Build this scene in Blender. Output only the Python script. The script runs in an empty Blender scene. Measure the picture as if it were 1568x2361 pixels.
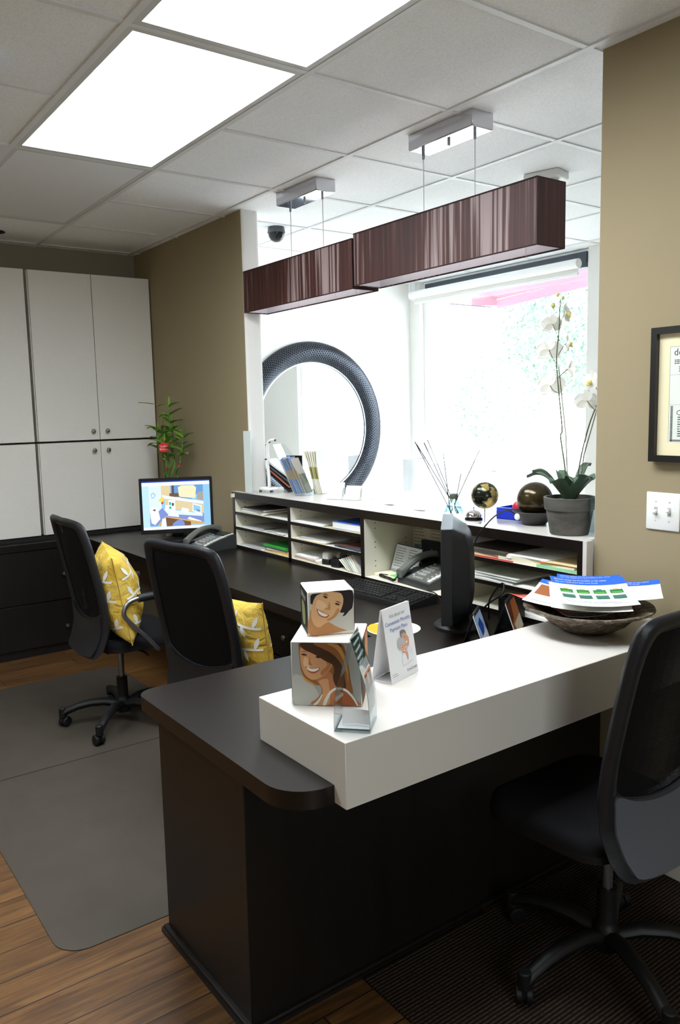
import bpy, bmesh, math, random
from mathutils import Vector, Matrix, Euler
random.seed(7)
PI = math.pi
SC = bpy.context.scene
COL = SC.collection

# ------------------------------------------------------------------ colours and materials
def lin(c):
    c = c / 255.0
    return c / 12.92 if c <= 0.04045 else ((c + 0.055) / 1.055) ** 2.4
def rgb(r, g, b): return (lin(r), lin(g), lin(b), 1.0)
MATS = {}
def setin(n, names, v):
    for k in names:
        if k in n.inputs:
            n.inputs[k].default_value = v
            return
def M(name, col, rough=0.5, metal=0.0, spec=0.5, var=None, bump=None, trans=0.0, coat=0.0, sheen=0.0, emit=None, subs=0.0):
    """principled material; var=(scale, amount, (sx,sy,sz)) mottles the colour, bump=(scale, strength, (sx,sy,sz))"""
    if name in MATS: return MATS[name]
    m = bpy.data.materials.new(name); m.use_nodes = True
    nt = m.node_tree; p = nt.nodes['Principled BSDF']
    c = rgb(*col)
    p.inputs['Base Color'].default_value = c
    p.inputs['Roughness'].default_value = rough
    p.inputs['Metallic'].default_value = metal
    setin(p, ['Specular IOR Level', 'Specular'], spec)
    setin(p, ['Transmission Weight', 'Transmission'], trans)
    setin(p, ['Coat Weight'], coat)
    if emit:
        p.inputs['Emission Color'].default_value = rgb(*emit[0]); p.inputs['Emission Strength'].default_value = emit[1]
    if var or bump:
        tc = nt.nodes.new('ShaderNodeTexCoord')
    if var:
        mp = nt.nodes.new('ShaderNodeMapping'); mp.inputs['Scale'].default_value = var[2] if len(var) > 2 else (1, 1, 1)
        nz = nt.nodes.new('ShaderNodeTexNoise'); nz.inputs['Scale'].default_value = var[0]; nz.inputs['Detail'].default_value = 6
        rp = nt.nodes.new('ShaderNodeValToRGB')
        a = var[1]
        rp.color_ramp.elements[0].position = 0.3; rp.color_ramp.elements[1].position = 0.7
        rp.color_ramp.elements[0].color = (c[0] * (1 - a), c[1] * (1 - a), c[2] * (1 - a), 1)
        rp.color_ramp.elements[1].color = (min(1, c[0] * (1 + a)), min(1, c[1] * (1 + a)), min(1, c[2] * (1 + a)), 1)
        L = nt.links.new
        L(tc.outputs['Object'], mp.inputs['Vector']); L(mp.outputs['Vector'], nz.inputs['Vector'])
        L(nz.outputs['Fac'], rp.inputs['Fac']); L(rp.outputs['Color'], p.inputs['Base Color'])
    if bump:
        mp = nt.nodes.new('ShaderNodeMapping'); mp.inputs['Scale'].default_value = bump[2] if len(bump) > 2 else (1, 1, 1)
        nz = nt.nodes.new('ShaderNodeTexNoise'); nz.inputs['Scale'].default_value = bump[0]; nz.inputs['Detail'].default_value = 4
        b = nt.nodes.new('ShaderNodeBump'); b.inputs['Strength'].default_value = bump[1]; b.inputs['Distance'].default_value = 0.002
        L = nt.links.new
        L(tc.outputs['Object'], mp.inputs['Vector']); L(mp.outputs['Vector'], nz.inputs['Vector'])
        L(nz.outputs['Fac'], b.inputs['Height']); L(b.outputs['Normal'], p.inputs['Normal'])
    MATS[name] = m
    return m
def nodes_of(name):
    m = bpy.data.materials.new(name); m.use_nodes = True; MATS[name] = m
    nt = m.node_tree
    return m, nt, nt.nodes['Principled BSDF'], nt.links.new

def m_clear(name, tint=(245, 250, 250), fac=0.1, rough=0.02):
    m = bpy.data.materials.new(name); m.use_nodes = True; MATS[name] = m
    nt = m.node_tree; nt.nodes.clear(); L = nt.links.new
    out = nt.nodes.new('ShaderNodeOutputMaterial'); mix = nt.nodes.new('ShaderNodeMixShader')
    tr = nt.nodes.new('ShaderNodeBsdfTransparent'); gl = nt.nodes.new('ShaderNodeBsdfGlossy')
    lw = nt.nodes.new('ShaderNodeLayerWeight'); lw.inputs['Blend'].default_value = 0.25
    ma = nt.nodes.new('ShaderNodeMath'); ma.operation = 'MULTIPLY_ADD'; ma.inputs[1].default_value = 0.5; ma.inputs[2].default_value = fac
    tr.inputs['Color'].default_value = rgb(*tint); gl.inputs['Roughness'].default_value = rough
    L(lw.outputs['Facing'], ma.inputs[0]); L(ma.outputs[0], mix.inputs['Fac'])
    L(tr.outputs[0], mix.inputs[1]); L(gl.outputs[0], mix.inputs[2]); L(mix.outputs[0], out.inputs['Surface'])
    return m

def m_wood():
    m, nt, p, L = nodes_of('oak_planks')
    tc = nt.nodes.new('ShaderNodeTexCoord'); mp = nt.nodes.new('ShaderNodeMapping')
    mp.inputs['Rotation'].default_value = (0, 0, PI / 2)
    L(tc.outputs['Object'], mp.inputs['Vector'])
    br = nt.nodes.new('ShaderNodeTexBrick')
    br.inputs['Scale'].default_value = 1.0; br.inputs['Brick Width'].default_value = 1.25; br.inputs['Row Height'].default_value = 0.128
    br.inputs['Mortar Size'].default_value = 0.0024; br.inputs['Mortar Smooth'].default_value = 0.2; br.inputs['Bias'].default_value = 0.0
    br.offset = 0.37; br.offset_frequency = 2
    br.inputs['Color1'].default_value = (0.25, 0.25, 0.25, 1); br.inputs['Color2'].default_value = (0.85, 0.85, 0.85, 1); br.inputs['Mortar'].default_value = (0.5, 0.5, 0.5, 1)
    L(mp.outputs['Vector'], br.inputs['Vector'])
    # grain: noise stretched along the planks, shifted per plank
    sep = nt.nodes.new('ShaderNodeSeparateXYZ'); L(mp.outputs['Vector'], sep.inputs[0])
    sh = nt.nodes.new('ShaderNodeMath'); sh.operation = 'MULTIPLY_ADD'; sh.inputs[1].default_value = 7.0; L(br.outputs['Color'], sh.inputs[0]); L(sep.outputs['X'], sh.inputs[2])
    cmb = nt.nodes.new('ShaderNodeCombineXYZ'); L(sh.outputs[0], cmb.inputs[0]); L(sep.outputs['Y'], cmb.inputs[1])
    mp2 = nt.nodes.new('ShaderNodeMapping'); mp2.inputs['Scale'].default_value = (2.0, 26.0, 1.0); L(cmb.outputs[0], mp2.inputs['Vector'])
    nz = nt.nodes.new('ShaderNodeTexNoise'); nz.inputs['Scale'].default_value = 1.6; nz.inputs['Detail'].default_value = 9; nz.inputs['Roughness'].default_value = 0.65; nz.inputs['Distortion'].default_value = 0.9
    L(mp2.outputs[0], nz.inputs['Vector'])
    rp = nt.nodes.new('ShaderNodeValToRGB'); e = rp.color_ramp.elements
    e[0].position = 0.27; e[0].color = rgb(54, 35, 18); e[1].position = 0.72; e[1].color = rgb(134, 96, 52)
    k = e.new(0.48); k.color = rgb(98, 66, 34)
    L(nz.outputs['Fac'], rp.inputs['Fac'])
    mx = nt.nodes.new('ShaderNodeMixRGB'); mx.blend_type = 'MULTIPLY'; mx.inputs['Fac'].default_value = 0.4
    L(rp.outputs['Color'], mx.inputs['Color1']); L(br.outputs['Color'], mx.inputs['Color2'])
    mx2 = nt.nodes.new('ShaderNodeMixRGB'); mx2.inputs['Color2'].default_value = rgb(30, 18, 9)
    L(br.outputs['Fac'], mx2.inputs['Fac']); L(mx.outputs['Color'], mx2.inputs['Color1'])
    L(mx2.outputs['Color'], p.inputs['Base Color'])
    p.inputs['Roughness'].default_value = 0.42
    bp = nt.nodes.new('ShaderNodeBump'); bp.inputs['Strength'].default_value = 0.25; bp.inputs['Distance'].default_value = 0.003
    iv = nt.nodes.new('ShaderNodeMath'); iv.operation = 'SUBTRACT'; iv.inputs[0].default_value = 1.0; L(br.outputs['Fac'], iv.inputs[1])
    L(iv.outputs[0], bp.inputs['Height']); L(bp.outputs['Normal'], p.inputs['Normal'])
    return m

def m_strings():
    """brown thread wound upright around a lamp shade, with light seen through and off the threads painted as paler streaks"""
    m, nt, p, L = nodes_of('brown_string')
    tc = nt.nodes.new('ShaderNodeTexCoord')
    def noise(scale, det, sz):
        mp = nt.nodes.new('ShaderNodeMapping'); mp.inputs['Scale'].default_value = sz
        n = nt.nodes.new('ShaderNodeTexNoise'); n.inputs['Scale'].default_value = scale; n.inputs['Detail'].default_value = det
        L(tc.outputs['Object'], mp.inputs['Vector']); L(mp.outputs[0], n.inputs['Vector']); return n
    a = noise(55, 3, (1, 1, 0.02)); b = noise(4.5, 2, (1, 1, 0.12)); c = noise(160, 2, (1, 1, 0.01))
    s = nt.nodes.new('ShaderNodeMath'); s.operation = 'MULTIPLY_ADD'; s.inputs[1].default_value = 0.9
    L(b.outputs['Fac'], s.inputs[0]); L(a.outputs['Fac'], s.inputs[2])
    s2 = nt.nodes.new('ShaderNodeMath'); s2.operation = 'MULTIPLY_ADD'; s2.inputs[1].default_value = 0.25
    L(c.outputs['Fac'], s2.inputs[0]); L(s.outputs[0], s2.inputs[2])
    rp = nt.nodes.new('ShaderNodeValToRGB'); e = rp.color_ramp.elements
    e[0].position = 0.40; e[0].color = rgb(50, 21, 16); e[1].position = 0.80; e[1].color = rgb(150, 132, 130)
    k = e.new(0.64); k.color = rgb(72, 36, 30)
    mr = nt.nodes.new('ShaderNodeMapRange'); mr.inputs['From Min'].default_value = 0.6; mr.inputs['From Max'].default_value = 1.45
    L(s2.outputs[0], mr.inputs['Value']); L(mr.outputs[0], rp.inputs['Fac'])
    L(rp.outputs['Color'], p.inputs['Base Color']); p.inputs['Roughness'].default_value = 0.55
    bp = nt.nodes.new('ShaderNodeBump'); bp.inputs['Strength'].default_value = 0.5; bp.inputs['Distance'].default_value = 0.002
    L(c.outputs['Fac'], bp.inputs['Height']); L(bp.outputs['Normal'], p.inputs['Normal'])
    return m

def m_weave():
    """silvered basket weave for the mirror ring, running in the ring's own u,v"""
    m, nt, p, L = nodes_of('silver_weave')
    tc = nt.nodes.new('ShaderNodeTexCoord')
    br = nt.nodes.new('ShaderNodeTexBrick'); br.inputs['Scale'].default_value = 1.0
    br.inputs['Brick Width'].default_value = 1.0; br.inputs['Row Height'].default_value = 0.5; br.offset = 0.5
    br.inputs['Mortar Size'].default_value = 0.17; br.inputs['Mortar Smooth'].default_value = 0.5
    mp = nt.nodes.new('ShaderNodeMapping'); mp.inputs['Rotation'].default_value = (0, 0, PI / 2 + .12); L(tc.outputs['UV'], mp.inputs['Vector']); L(mp.outputs[0], br.inputs['Vector'])
    mx = nt.nodes.new('ShaderNodeMixRGB'); mx.inputs['Color1'].default_value = rgb(92, 96, 106); mx.inputs['Color2'].default_value = rgb(6, 6, 8)
    L(br.outputs['Fac'], mx.inputs['Fac']); L(mx.outputs[0], p.inputs['Base Color'])
    p.inputs['Metallic'].default_value = 0.75; p.inputs['Roughness'].default_value = 0.3
    bp = nt.nodes.new('ShaderNodeBump'); bp.inputs['Strength'].default_value = 1.0; bp.inputs['Distance'].default_value = 0.006; bp.invert = True
    L(br.outputs['Fac'], bp.inputs['Height']); L(bp.outputs['Normal'], p.inputs['Normal'])
    return m

def m_mesh():
    """black chair netting: fine holes let a little of what is behind show"""
    m = bpy.data.materials.new('black_netting'); m.use_nodes = True; MATS['black_netting'] = m
    nt = m.node_tree; p = nt.nodes['Principled BSDF']; L = nt.links.new
    p.inputs['Base Color'].default_value = rgb(16, 16, 18); p.inputs['Roughness'].default_value = 0.75
    setin(p, ['Specular IOR Level'], 0.15)
    tc = nt.nodes.new('ShaderNodeTexCoord')
    def wave(direction):
        w = nt.nodes.new('ShaderNodeTexWave'); w.bands_direction = direction; w.inputs['Scale'].default_value = 85; w.inputs['Distortion'].default_value = 0
        L(tc.outputs['Object'], w.inputs['Vector']); return w
    a, b = wave('X'), wave('Z')
    mu = nt.nodes.new('ShaderNodeMath'); mu.operation = 'MULTIPLY'; L(a.outputs['Fac'], mu.inputs[0]); L(b.outputs['Fac'], mu.inputs[1])
    th = nt.nodes.new('ShaderNodeMath'); th.operation = 'GREATER_THAN'; th.inputs[1].default_value = 0.55; L(mu.outputs[0], th.inputs[0])
    tr = nt.nodes.new('ShaderNodeBsdfTransparent'); mix = nt.nodes.new('ShaderNodeMixShader')
    L(th.outputs[0], mix.inputs['Fac']); L(p.outputs[0], mix.inputs[1]); L(tr.outputs[0], mix.inputs[2])
    L(mix.outputs[0], nt.nodes['Material Output'].inputs['Surface'])
    return m

def m_cushion():
    m, nt, p, L = nodes_of('yellow_linen')
    tc = nt.nodes.new('ShaderNodeTexCoord')
    nz = nt.nodes.new('ShaderNodeTexNoise'); nz.inputs['Scale'].default_value = 9; nz.inputs['Detail'].default_value = 6
    L(tc.outputs['Object'], nz.inputs['Vector'])
    rp = nt.nodes.new('ShaderNodeValToRGB'); e = rp.color_ramp.elements
    e[0].position = 0.3; e[0].color = rgb(206, 168, 58); e[1].position = 0.7; e[1].color = rgb(236, 204, 104)
    L(nz.outputs['Fac'], rp.inputs['Fac']); L(rp.outputs[0], p.inputs['Base Color'])
    p.inputs['Roughness'].default_value = 0.9; setin(p, ['Specular IOR Level'], 0.1)
    n2 = nt.nodes.new('ShaderNodeTexNoise'); n2.inputs['Scale'].default_value = 220; L(tc.outputs['Object'], n2.inputs['Vector'])
    n3 = nt.nodes.new('ShaderNodeTexNoise'); n3.inputs['Scale'].default_value = 14; n3.inputs['Distortion'].default_value = 1.5; L(tc.outputs['Object'], n3.inputs['Vector'])
    ad = nt.nodes.new('ShaderNodeMath'); ad.operation = 'MULTIPLY_ADD'; ad.inputs[1].default_value = 6.0; L(n3.outputs['Fac'], ad.inputs[0]); L(n2.outputs['Fac'], ad.inputs[2])
    bp = nt.nodes.new('ShaderNodeBump'); bp.inputs['Strength'].default_value = 0.5; bp.inputs['Distance'].default_value = 0.004
    L(ad.outputs[0], bp.inputs['Height']); L(bp.outputs['Normal'], p.inputs['Normal'])
    return m

def m_globe():
    m, nt, p, L = nodes_of('globe_print')
    tc = nt.nodes.new('ShaderNodeTexCoord')
    nz = nt.nodes.new('ShaderNodeTexNoise'); nz.inputs['Scale'].default_value = 21; nz.inputs['Detail'].default_value = 5; nz.inputs['Roughness'].default_value = 0.55
    mp = nt.nodes.new('ShaderNodeMapping'); mp.inputs['Location'].default_value = (0.35, 0.02, 0.31)
    L(tc.outputs['Object'], mp.inputs['Vector']); L(mp.outputs[0], nz.inputs['Vector'])
    rp = nt.nodes.new('ShaderNodeValToRGB'); rp.color_ramp.interpolation = 'LINEAR'; e = rp.color_ramp.elements
    e[0].position = 0.505; e[0].color = rgb(190, 168, 104); e[1].position = 0.53; e[1].color = rgb(44, 50, 42)
    L(nz.outputs['Fac'], rp.inputs['Fac']); L(rp.outputs[0], p.inputs['Base Color'])
    p.inputs['Metallic'].default_value = 0.7; p.inputs['Roughness'].default_value = 0.18
    return m

def m_brass_sphere():
    m, nt, p, L = nodes_of('dark_brass_glaze')
    tc = nt.nodes.new('ShaderNodeTexCoord')
    nz = nt.nodes.new('ShaderNodeTexNoise'); nz.inputs['Scale'].default_value = 9; nz.inputs['Detail'].default_value = 4; L(tc.outputs['Object'], nz.inputs['Vector'])
    rp = nt.nodes.new('ShaderNodeValToRGB'); e = rp.color_ramp.elements
    e[0].position = 0.4; e[0].color = rgb(40, 36, 26); e[1].position = 0.85; e[1].color = rgb(84, 70, 40)
    L(nz.outputs['Fac'], rp.inputs['Fac']); L(rp.outputs[0], p.inputs['Base Color'])
    p.inputs['Metallic'].default_value = 0.45; p.inputs['Roughness'].default_value = 0.16
    return m

def m_carpet():
    m, nt, p, L = nodes_of('ribbed_carpet')
    tc = nt.nodes.new('ShaderNodeTexCoord')
    w = nt.nodes.new('ShaderNodeTexWave'); w.bands_direction = 'X'; w.inputs['Scale'].default_value = 28; w.inputs['Distortion'].default_value = 0.4
    L(tc.outputs['Object'], w.inputs['Vector'])
    nz = nt.nodes.new('ShaderNodeTexNoise'); nz.inputs['Scale'].default_value = 130; L(tc.outputs['Object'], nz.inputs['Vector'])
    mu = nt.nodes.new('ShaderNodeMath'); mu.operation = 'MULTIPLY'; L(w.outputs['Fac'], mu.inputs[0]); L(nz.outputs['Fac'], mu.inputs[1])
    rp = nt.nodes.new('ShaderNodeValToRGB'); e = rp.color_ramp.elements
    e[0].position = 0.1; e[0].color = rgb(28, 21, 17); e[1].position = 0.7; e[1].color = rgb(84, 70, 58)
    L(mu.outputs[0], rp.inputs['Fac']); L(rp.outputs[0], p.inputs['Base Color']); p.inputs['Roughness'].default_value = 0.95
    setin(p, ['Specular IOR Level'], 0.1)
    bp = nt.nodes.new('ShaderNodeBump'); bp.inputs['Strength'].default_value = 0.6; bp.inputs['Distance'].default_value = 0.003
    L(mu.outputs[0], bp.inputs['Height']); L(bp.outputs['Normal'], p.inputs['Normal'])
    return m

def m_mat():
    """hazy plastic chair mat: the floor shows faintly through"""
    m = bpy.data.materials.new('hazy_vinyl'); m.use_nodes = True; MATS['hazy_vinyl'] = m
    nt = m.node_tree; p = nt.nodes['Principled BSDF']; L = nt.links.new
    p.inputs['Base Color'].default_value = rgb(80, 73, 65); p.inputs['Roughness'].default_value = 0.5
    tc = nt.nodes.new('ShaderNodeTexCoord'); nz = nt.nodes.new('ShaderNodeTexNoise'); nz.inputs['Scale'].default_value = 5; nz.inputs['Detail'].default_value = 8
    L(tc.outputs['Object'], nz.inputs['Vector'])
    mr = nt.nodes.new('ShaderNodeMapRange'); mr.inputs['To Min'].default_value = 0.2; mr.inputs['To Max'].default_value = 0.42; L(nz.outputs['Fac'], mr.inputs['Value'])
    tr = nt.nodes.new('ShaderNodeBsdfTransparent'); tr.inputs['Color'].default_value = rgb(215, 205, 190)
    mix = nt.nodes.new('ShaderNodeMixShader'); L(mr.outputs[0], mix.inputs['Fac']); L(p.outputs[0], mix.inputs[1]); L(tr.outputs[0], mix.inputs[2])
    L(mix.outputs[0], nt.nodes['Material Output'].inputs['Surface'])
    return m

def m_bowl():
    m, nt, p, L = nodes_of('weathered_bowl')
    tc = nt.nodes.new('ShaderNodeTexCoord')
    nz = nt.nodes.new('ShaderNodeTexNoise'); nz.inputs['Scale'].default_value = 48; nz.inputs['Detail'].default_value = 9; nz.inputs['Roughness'].default_value = 0.72
    mp = nt.nodes.new('ShaderNodeMapping'); mp.inputs['Scale'].default_value = (1, 1, 2.6); L(tc.outputs['Object'], mp.inputs['Vector']); L(mp.outputs[0], nz.inputs['Vector'])
    rp = nt.nodes.new('ShaderNodeValToRGB'); e = rp.color_ramp.elements
    e[0].position = 0.36; e[0].color = rgb(44, 40, 35); e[1].position = 0.70; e[1].color = rgb(186, 178, 160)
    k = e.new(0.5); k.color = rgb(84, 76, 66); k2 = e.new(0.56); k2.color = rgb(118, 98, 78)
    L(nz.outputs['Fac'], rp.inputs['Fac']); L(rp.outputs[0], p.inputs['Base Color']); p.inputs['Roughness'].default_value = 0.7
    bp = nt.nodes.new('ShaderNodeBump'); bp.inputs['Strength'].default_value = 0.5; bp.inputs['Distance'].default_value = 0.003
    L(nz.outputs['Fac'], bp.inputs['Height']); L(bp.outputs['Normal'], p.inputs['Normal'])
    return m

WALL = M('taupe_paint', (152, 138, 110), 0.85, spec=0.2, bump=(160, 0.08))
WALLD = M('grey_taupe_paint', (150, 140, 124), 0.85, spec=0.2, bump=(160, 0.08))
WALLW = M('pale_paint', (232, 230, 226), 0.85, spec=0.2, bump=(160, 0.06))
TILE = M('ceiling_tile', (248, 249, 252), 0.95, spec=0.1, var=(170, 0.1), bump=(240, 0.35))
TBAR = M('grid_white', (226, 226, 226), 0.5)
WOOD = m_wood(); CARPET = m_carpet(); MATV = m_mat()
LAM = M('dark_laminate', (22, 16, 14), 0.32, spec=0.5, var=(90, 0.12))
LAMV = M('dark_panel', (21, 17, 15), 0.4, spec=0.4, var=(3, 0.2, (8, 8, 0.6)))
WLAM = M('white_laminate', (212, 207, 200), 0.28, spec=0.5)
CAB = M('cabinet_grey_white', (236, 233, 226), 0.5, spec=0.35, var=(240, 0.03))
CREAM = M('melamine', (228, 224, 208), 0.45)
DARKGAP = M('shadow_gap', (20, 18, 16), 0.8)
CHROME = M('brushed_chrome', (200, 200, 205), 0.22, metal=1.0)
MIRRORM = M('mirror_chrome', (235, 235, 240), 0.04, metal=1.0)
STEEL = M('satin_steel', (150, 152, 156), 0.32, metal=0.9)
NICKEL = M('satin_nickel', (170, 164, 150), 0.3, metal=1.0)
BLK = M('black_plastic', (17, 17, 18), 0.5, spec=0.35)
BLKG = M('black_gloss', (14, 14, 16), 0.15)
VINYL = M('black_leatherette', (26, 27, 32), 0.42, spec=0.5, bump=(150, 0.25))
VINYLG = M('charcoal_leatherette', (88, 90, 100), 0.5, spec=0.5, bump=(150, 0.2))
FABB = M('black_fabric', (26, 26, 28), 0.95, spec=0.1, bump=(220, 0.3))
NET = m_mesh()
CUSH = m_cushion()
PRINTW = M('white_print', (236, 234, 226), 0.85)
PAPER = M('white_paper', (240, 240, 236), 0.7, spec=0.2)
CREAMP = M('cream_paper', (232, 224, 198), 0.7, spec=0.2)
GREYP = M('grey_paper', (186, 186, 186), 0.7, spec=0.2)
PLW = M('white_plastic', (238, 238, 236), 0.35)
CLEAR = m_clear('clear_acrylic', (238, 244, 246), 0.1)
GLASS = m_clear('window_glass', (250, 252, 252), 0.02)
def m_milky(name, col, a):
    m = bpy.data.materials.new(name); m.use_nodes = True; MATS[name] = m
    nt = m.node_tree; p = nt.nodes['Principled BSDF']; p.inputs['Base Color'].default_value = rgb(*col); p.inputs['Roughness'].default_value = 0.15
    tr = nt.nodes.new('ShaderNodeBsdfTransparent'); mix = nt.nodes.new('ShaderNodeMixShader'); mix.inputs['Fac'].default_value = a
    nt.links.new(p.outputs[0], mix.inputs[1]); nt.links.new(tr.outputs[0], mix.inputs[2]); nt.links.new(mix.outputs[0], nt.nodes['Material Output'].inputs['Surface'])
    return m
MILKY = m_milky('milky_acrylic', (240, 244, 250), .6)
CLEARB = m_clear('clear_bottle', (225, 238, 240), 0.12)

def emis(name, col, strength):
    m = bpy.data.materials.new(name); m.use_nodes = True; MATS[name] = m
    nt = m.node_tree; nt.nodes.clear()
    e = nt.nodes.new('ShaderNodeEmission'); e.inputs['Color'].default_value = rgb(*col); e.inputs['Strength'].default_value = strength
    o = nt.nodes.new('ShaderNodeOutputMaterial'); nt.links.new(e.outputs[0], o.inputs['Surface'])
    return m
def m_petal(name, col, tr=0.5):
    m = bpy.data.materials.new(name); m.use_nodes = True; MATS[name] = m
    nt = m.node_tree; p = nt.nodes['Principled BSDF']; p.inputs['Base Color'].default_value = rgb(*col); p.inputs['Roughness'].default_value = 0.6
    t = nt.nodes.new('ShaderNodeBsdfTranslucent'); t.inputs['Color'].default_value = rgb(*col); mix = nt.nodes.new('ShaderNodeMixShader'); mix.inputs['Fac'].default_value = tr
    nt.links.new(p.outputs[0], mix.inputs[1]); nt.links.new(t.outputs[0], mix.inputs[2]); nt.links.new(mix.outputs[0], nt.nodes['Material Output'].inputs['Surface'])
    return m
def m_troffer(name, col, strength):
    """prismatic lens: brightest straight down, dimmer at grazing angles"""
    m = bpy.data.materials.new(name); m.use_nodes = True; MATS[name] = m
    nt = m.node_tree; nt.nodes.clear(); L = nt.links.new
    g = nt.nodes.new('ShaderNodeNewGeometry'); d = nt.nodes.new('ShaderNodeVectorMath'); d.operation = 'DOT_PRODUCT'
    L(g.outputs['Normal'], d.inputs[0]); L(g.outputs['Incoming'], d.inputs[1])
    pw = nt.nodes.new('ShaderNodeMath'); pw.operation = 'POWER'; pw.inputs[1].default_value = 0.6; pw.use_clamp = True; L(d.outputs['Value'], pw.inputs[0])
    mu = nt.nodes.new('ShaderNodeMath'); mu.operation = 'MULTIPLY'; mu.inputs[1].default_value = strength; L(pw.outputs[0], mu.inputs[0])
    e = nt.nodes.new('ShaderNodeEmission'); e.inputs['Color'].default_value = rgb(*col); L(mu.outputs[0], e.inputs['Strength'])
    o = nt.nodes.new('ShaderNodeOutputMaterial'); L(e.outputs[0], o.inputs['Surface'])
    return m
def flat(r, g, b, rough=0.6): return M('ink_%d_%d_%d' % (r, g, b), (r, g, b), rough, spec=0.25)

# ------------------------------------------------------------------ mesh builder
class MB:
    def __init__(s):
        s.V = []; s.F = []; s.MI = []; s.UV = {}; s.mi = 0; s.X = Matrix.Identity(4)
    def add(s, vs, fs, uv=None):
        n = len(s.V)
        s.V += [tuple(s.X @ Vector(v)) for v in vs]
        for f in fs:
            if uv is not None: s.UV[len(s.F)] = [uv[i] for i in f]
            s.F.append([n + i for i in f]); s.MI.append(s.mi)
        return s
    def at(s, x=0, y=0, z=0, rz=0, rx=0, ry=0):
        s.X = Matrix.Translation((x, y, z)) @ Euler((rx, ry, rz)).to_matrix().to_4x4(); return s
    def m(s, i): s.mi = i; return s
    def box(s, x0, x1, y0, y1, z0, z1, bev=0, seg=2):
        if bev <= 0:
            v = [(x0, y0, z0), (x1, y0, z0), (x1, y1, z0), (x0, y1, z0), (x0, y0, z1), (x1, y0, z1), (x1, y1, z1), (x0, y1, z1)]
            return s.add(v, [(0, 3, 2, 1), (4, 5, 6, 7), (0, 1, 5, 4), (1, 2, 6, 5), (2, 3, 7, 6), (3, 0, 4, 7)])
        b = bmesh.new(); bmesh.ops.create_cube(b, size=1)
        for v in b.verts: v.co = ((x0 + x1) / 2 + v.co.x * (x1 - x0), (y0 + y1) / 2 + v.co.y * (y1 - y0), (z0 + z1) / 2 + v.co.z * (z1 - z0))
        bmesh.ops.bevel(b, geom=list(b.edges), offset=bev, segments=seg, profile=0.5, affect='EDGES')
        return s.bm(b)
    def bm(s, b):
        b.verts.index_update()
        s.add([v.co[:] for v in b.verts], [[v.index for v in f.verts] for f in b.faces]); b.free(); return s
    def prism(s, pts, z0, z1):
        n = len(pts)
        a = sum(pts[i][0] * pts[(i + 1) % n][1] - pts[(i + 1) % n][0] * pts[i][1] for i in range(n))
        if a < 0: pts = pts[::-1]
        v = [(p[0], p[1], z0) for p in pts] + [(p[0], p[1], z1) for p in pts]
        f = [list(range(n))[::-1], list(range(n, 2 * n))] + [(i, (i + 1) % n, n + (i + 1) % n, n + i) for i in range(n)]
        return s.add(v, f)
    def lathe(s, prof, seg=24, cap=True, uvn=None, a0=0.0):
        v = []; f = []; uv = []
        n = len(prof)
        cols = seg + 1 if uvn else seg
        for j in range(cols):
            a = a0 + 2 * PI * j / seg
            for i, (r, z) in enumerate(prof):
                v.append((r * math.cos(a), r * math.sin(a), z))
                if uvn: uv.append((uvn[0] * j / seg, uvn[1] * i / (n - 1)))
        for j in range(seg):
            k = (j + 1) % cols
            for i in range(n - 1):
                f.append((j * n + i, k * n + i, k * n + i + 1, j * n + i + 1))
        if cap and not uvn:
            if prof[0][0] > 1e-6: f.append([j * n for j in range(seg)][::-1])
            if prof[-1][0] > 1e-6: f.append([j * n + n - 1 for j in range(seg)])
        return s.add(v, f, uv if uvn else None)
    def cyl(s, x, y, z0, z1, r, r1=None, seg=20, bev=0):
        X = s.X; s.X = X @ Matrix.Translation((x, y, 0))
        r1 = r if r1 is None else r1
        if bev: s.lathe([(r - bev, z0), (r, z0 + bev), (r1, z1 - bev), (r1 - bev, z1)], seg)
        else: s.lathe([(r, z0), (r1, z1)], seg)
        s.X = X; return s
    def ball(s, x, y, z, rx, ry=None, rz=None, seg=16, rings=10):
        ry = rx if ry is None else ry; rz = rx if rz is None else rz
        v = []; f = []
        for i in range(rings + 1):
            t = PI * i / rings
            for j in range(seg):
                a = 2 * PI * j / seg
                v.append((x + rx * math.sin(t) * math.cos(a), y + ry * math.sin(t) * math.sin(a), z + rz * math.cos(t)))
        for i in range(rings):
            for j in range(seg):
                k = (j + 1) % seg
                f.append((i * seg + j, (i + 1) * seg + j, (i + 1) * seg + k, i * seg + k))
        return s.add(v, f)
    def tube(s, pts, r, seg=8, closed=False, sx=1.0):
        P = [Vector(p) for p in pts]; n = len(P)
        R = r if isinstance(r, (list, tuple)) else [r] * n
        v = []; f = []
        up = None
        for i in range(n):
            t = (P[(i + 1) % n] - P[i - 1]) if closed else (P[min(i + 1, n - 1)] - P[max(i - 1, 0)])
            t.normalize()
            if up is None:
                up = Vector((0, 0, 1)) if abs(t.z) < 0.9 else Vector((1, 0, 0))
            up = (up - t * up.dot(t))
            if up.length < 1e-6: up = t.orthogonal()
            up.normalize(); sd = t.cross(up)
            for j in range(seg):
                a = 2 * PI * j / seg
                v.append(P[i] + (sd * math.cos(a) * sx + up * math.sin(a)) * R[i])
        for i in range(n if closed else n - 1):
            k = (i + 1) % n
            for j in range(seg):
                l = (j + 1) % seg
                f.append((i * seg + j, i * seg + l, k * seg + l, k * seg + j))
        if not closed:
            f.append(list(range(seg))[::-1]); f.append([(n - 1) * seg + j for j in range(seg)])
        return s.add(v, f)
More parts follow.
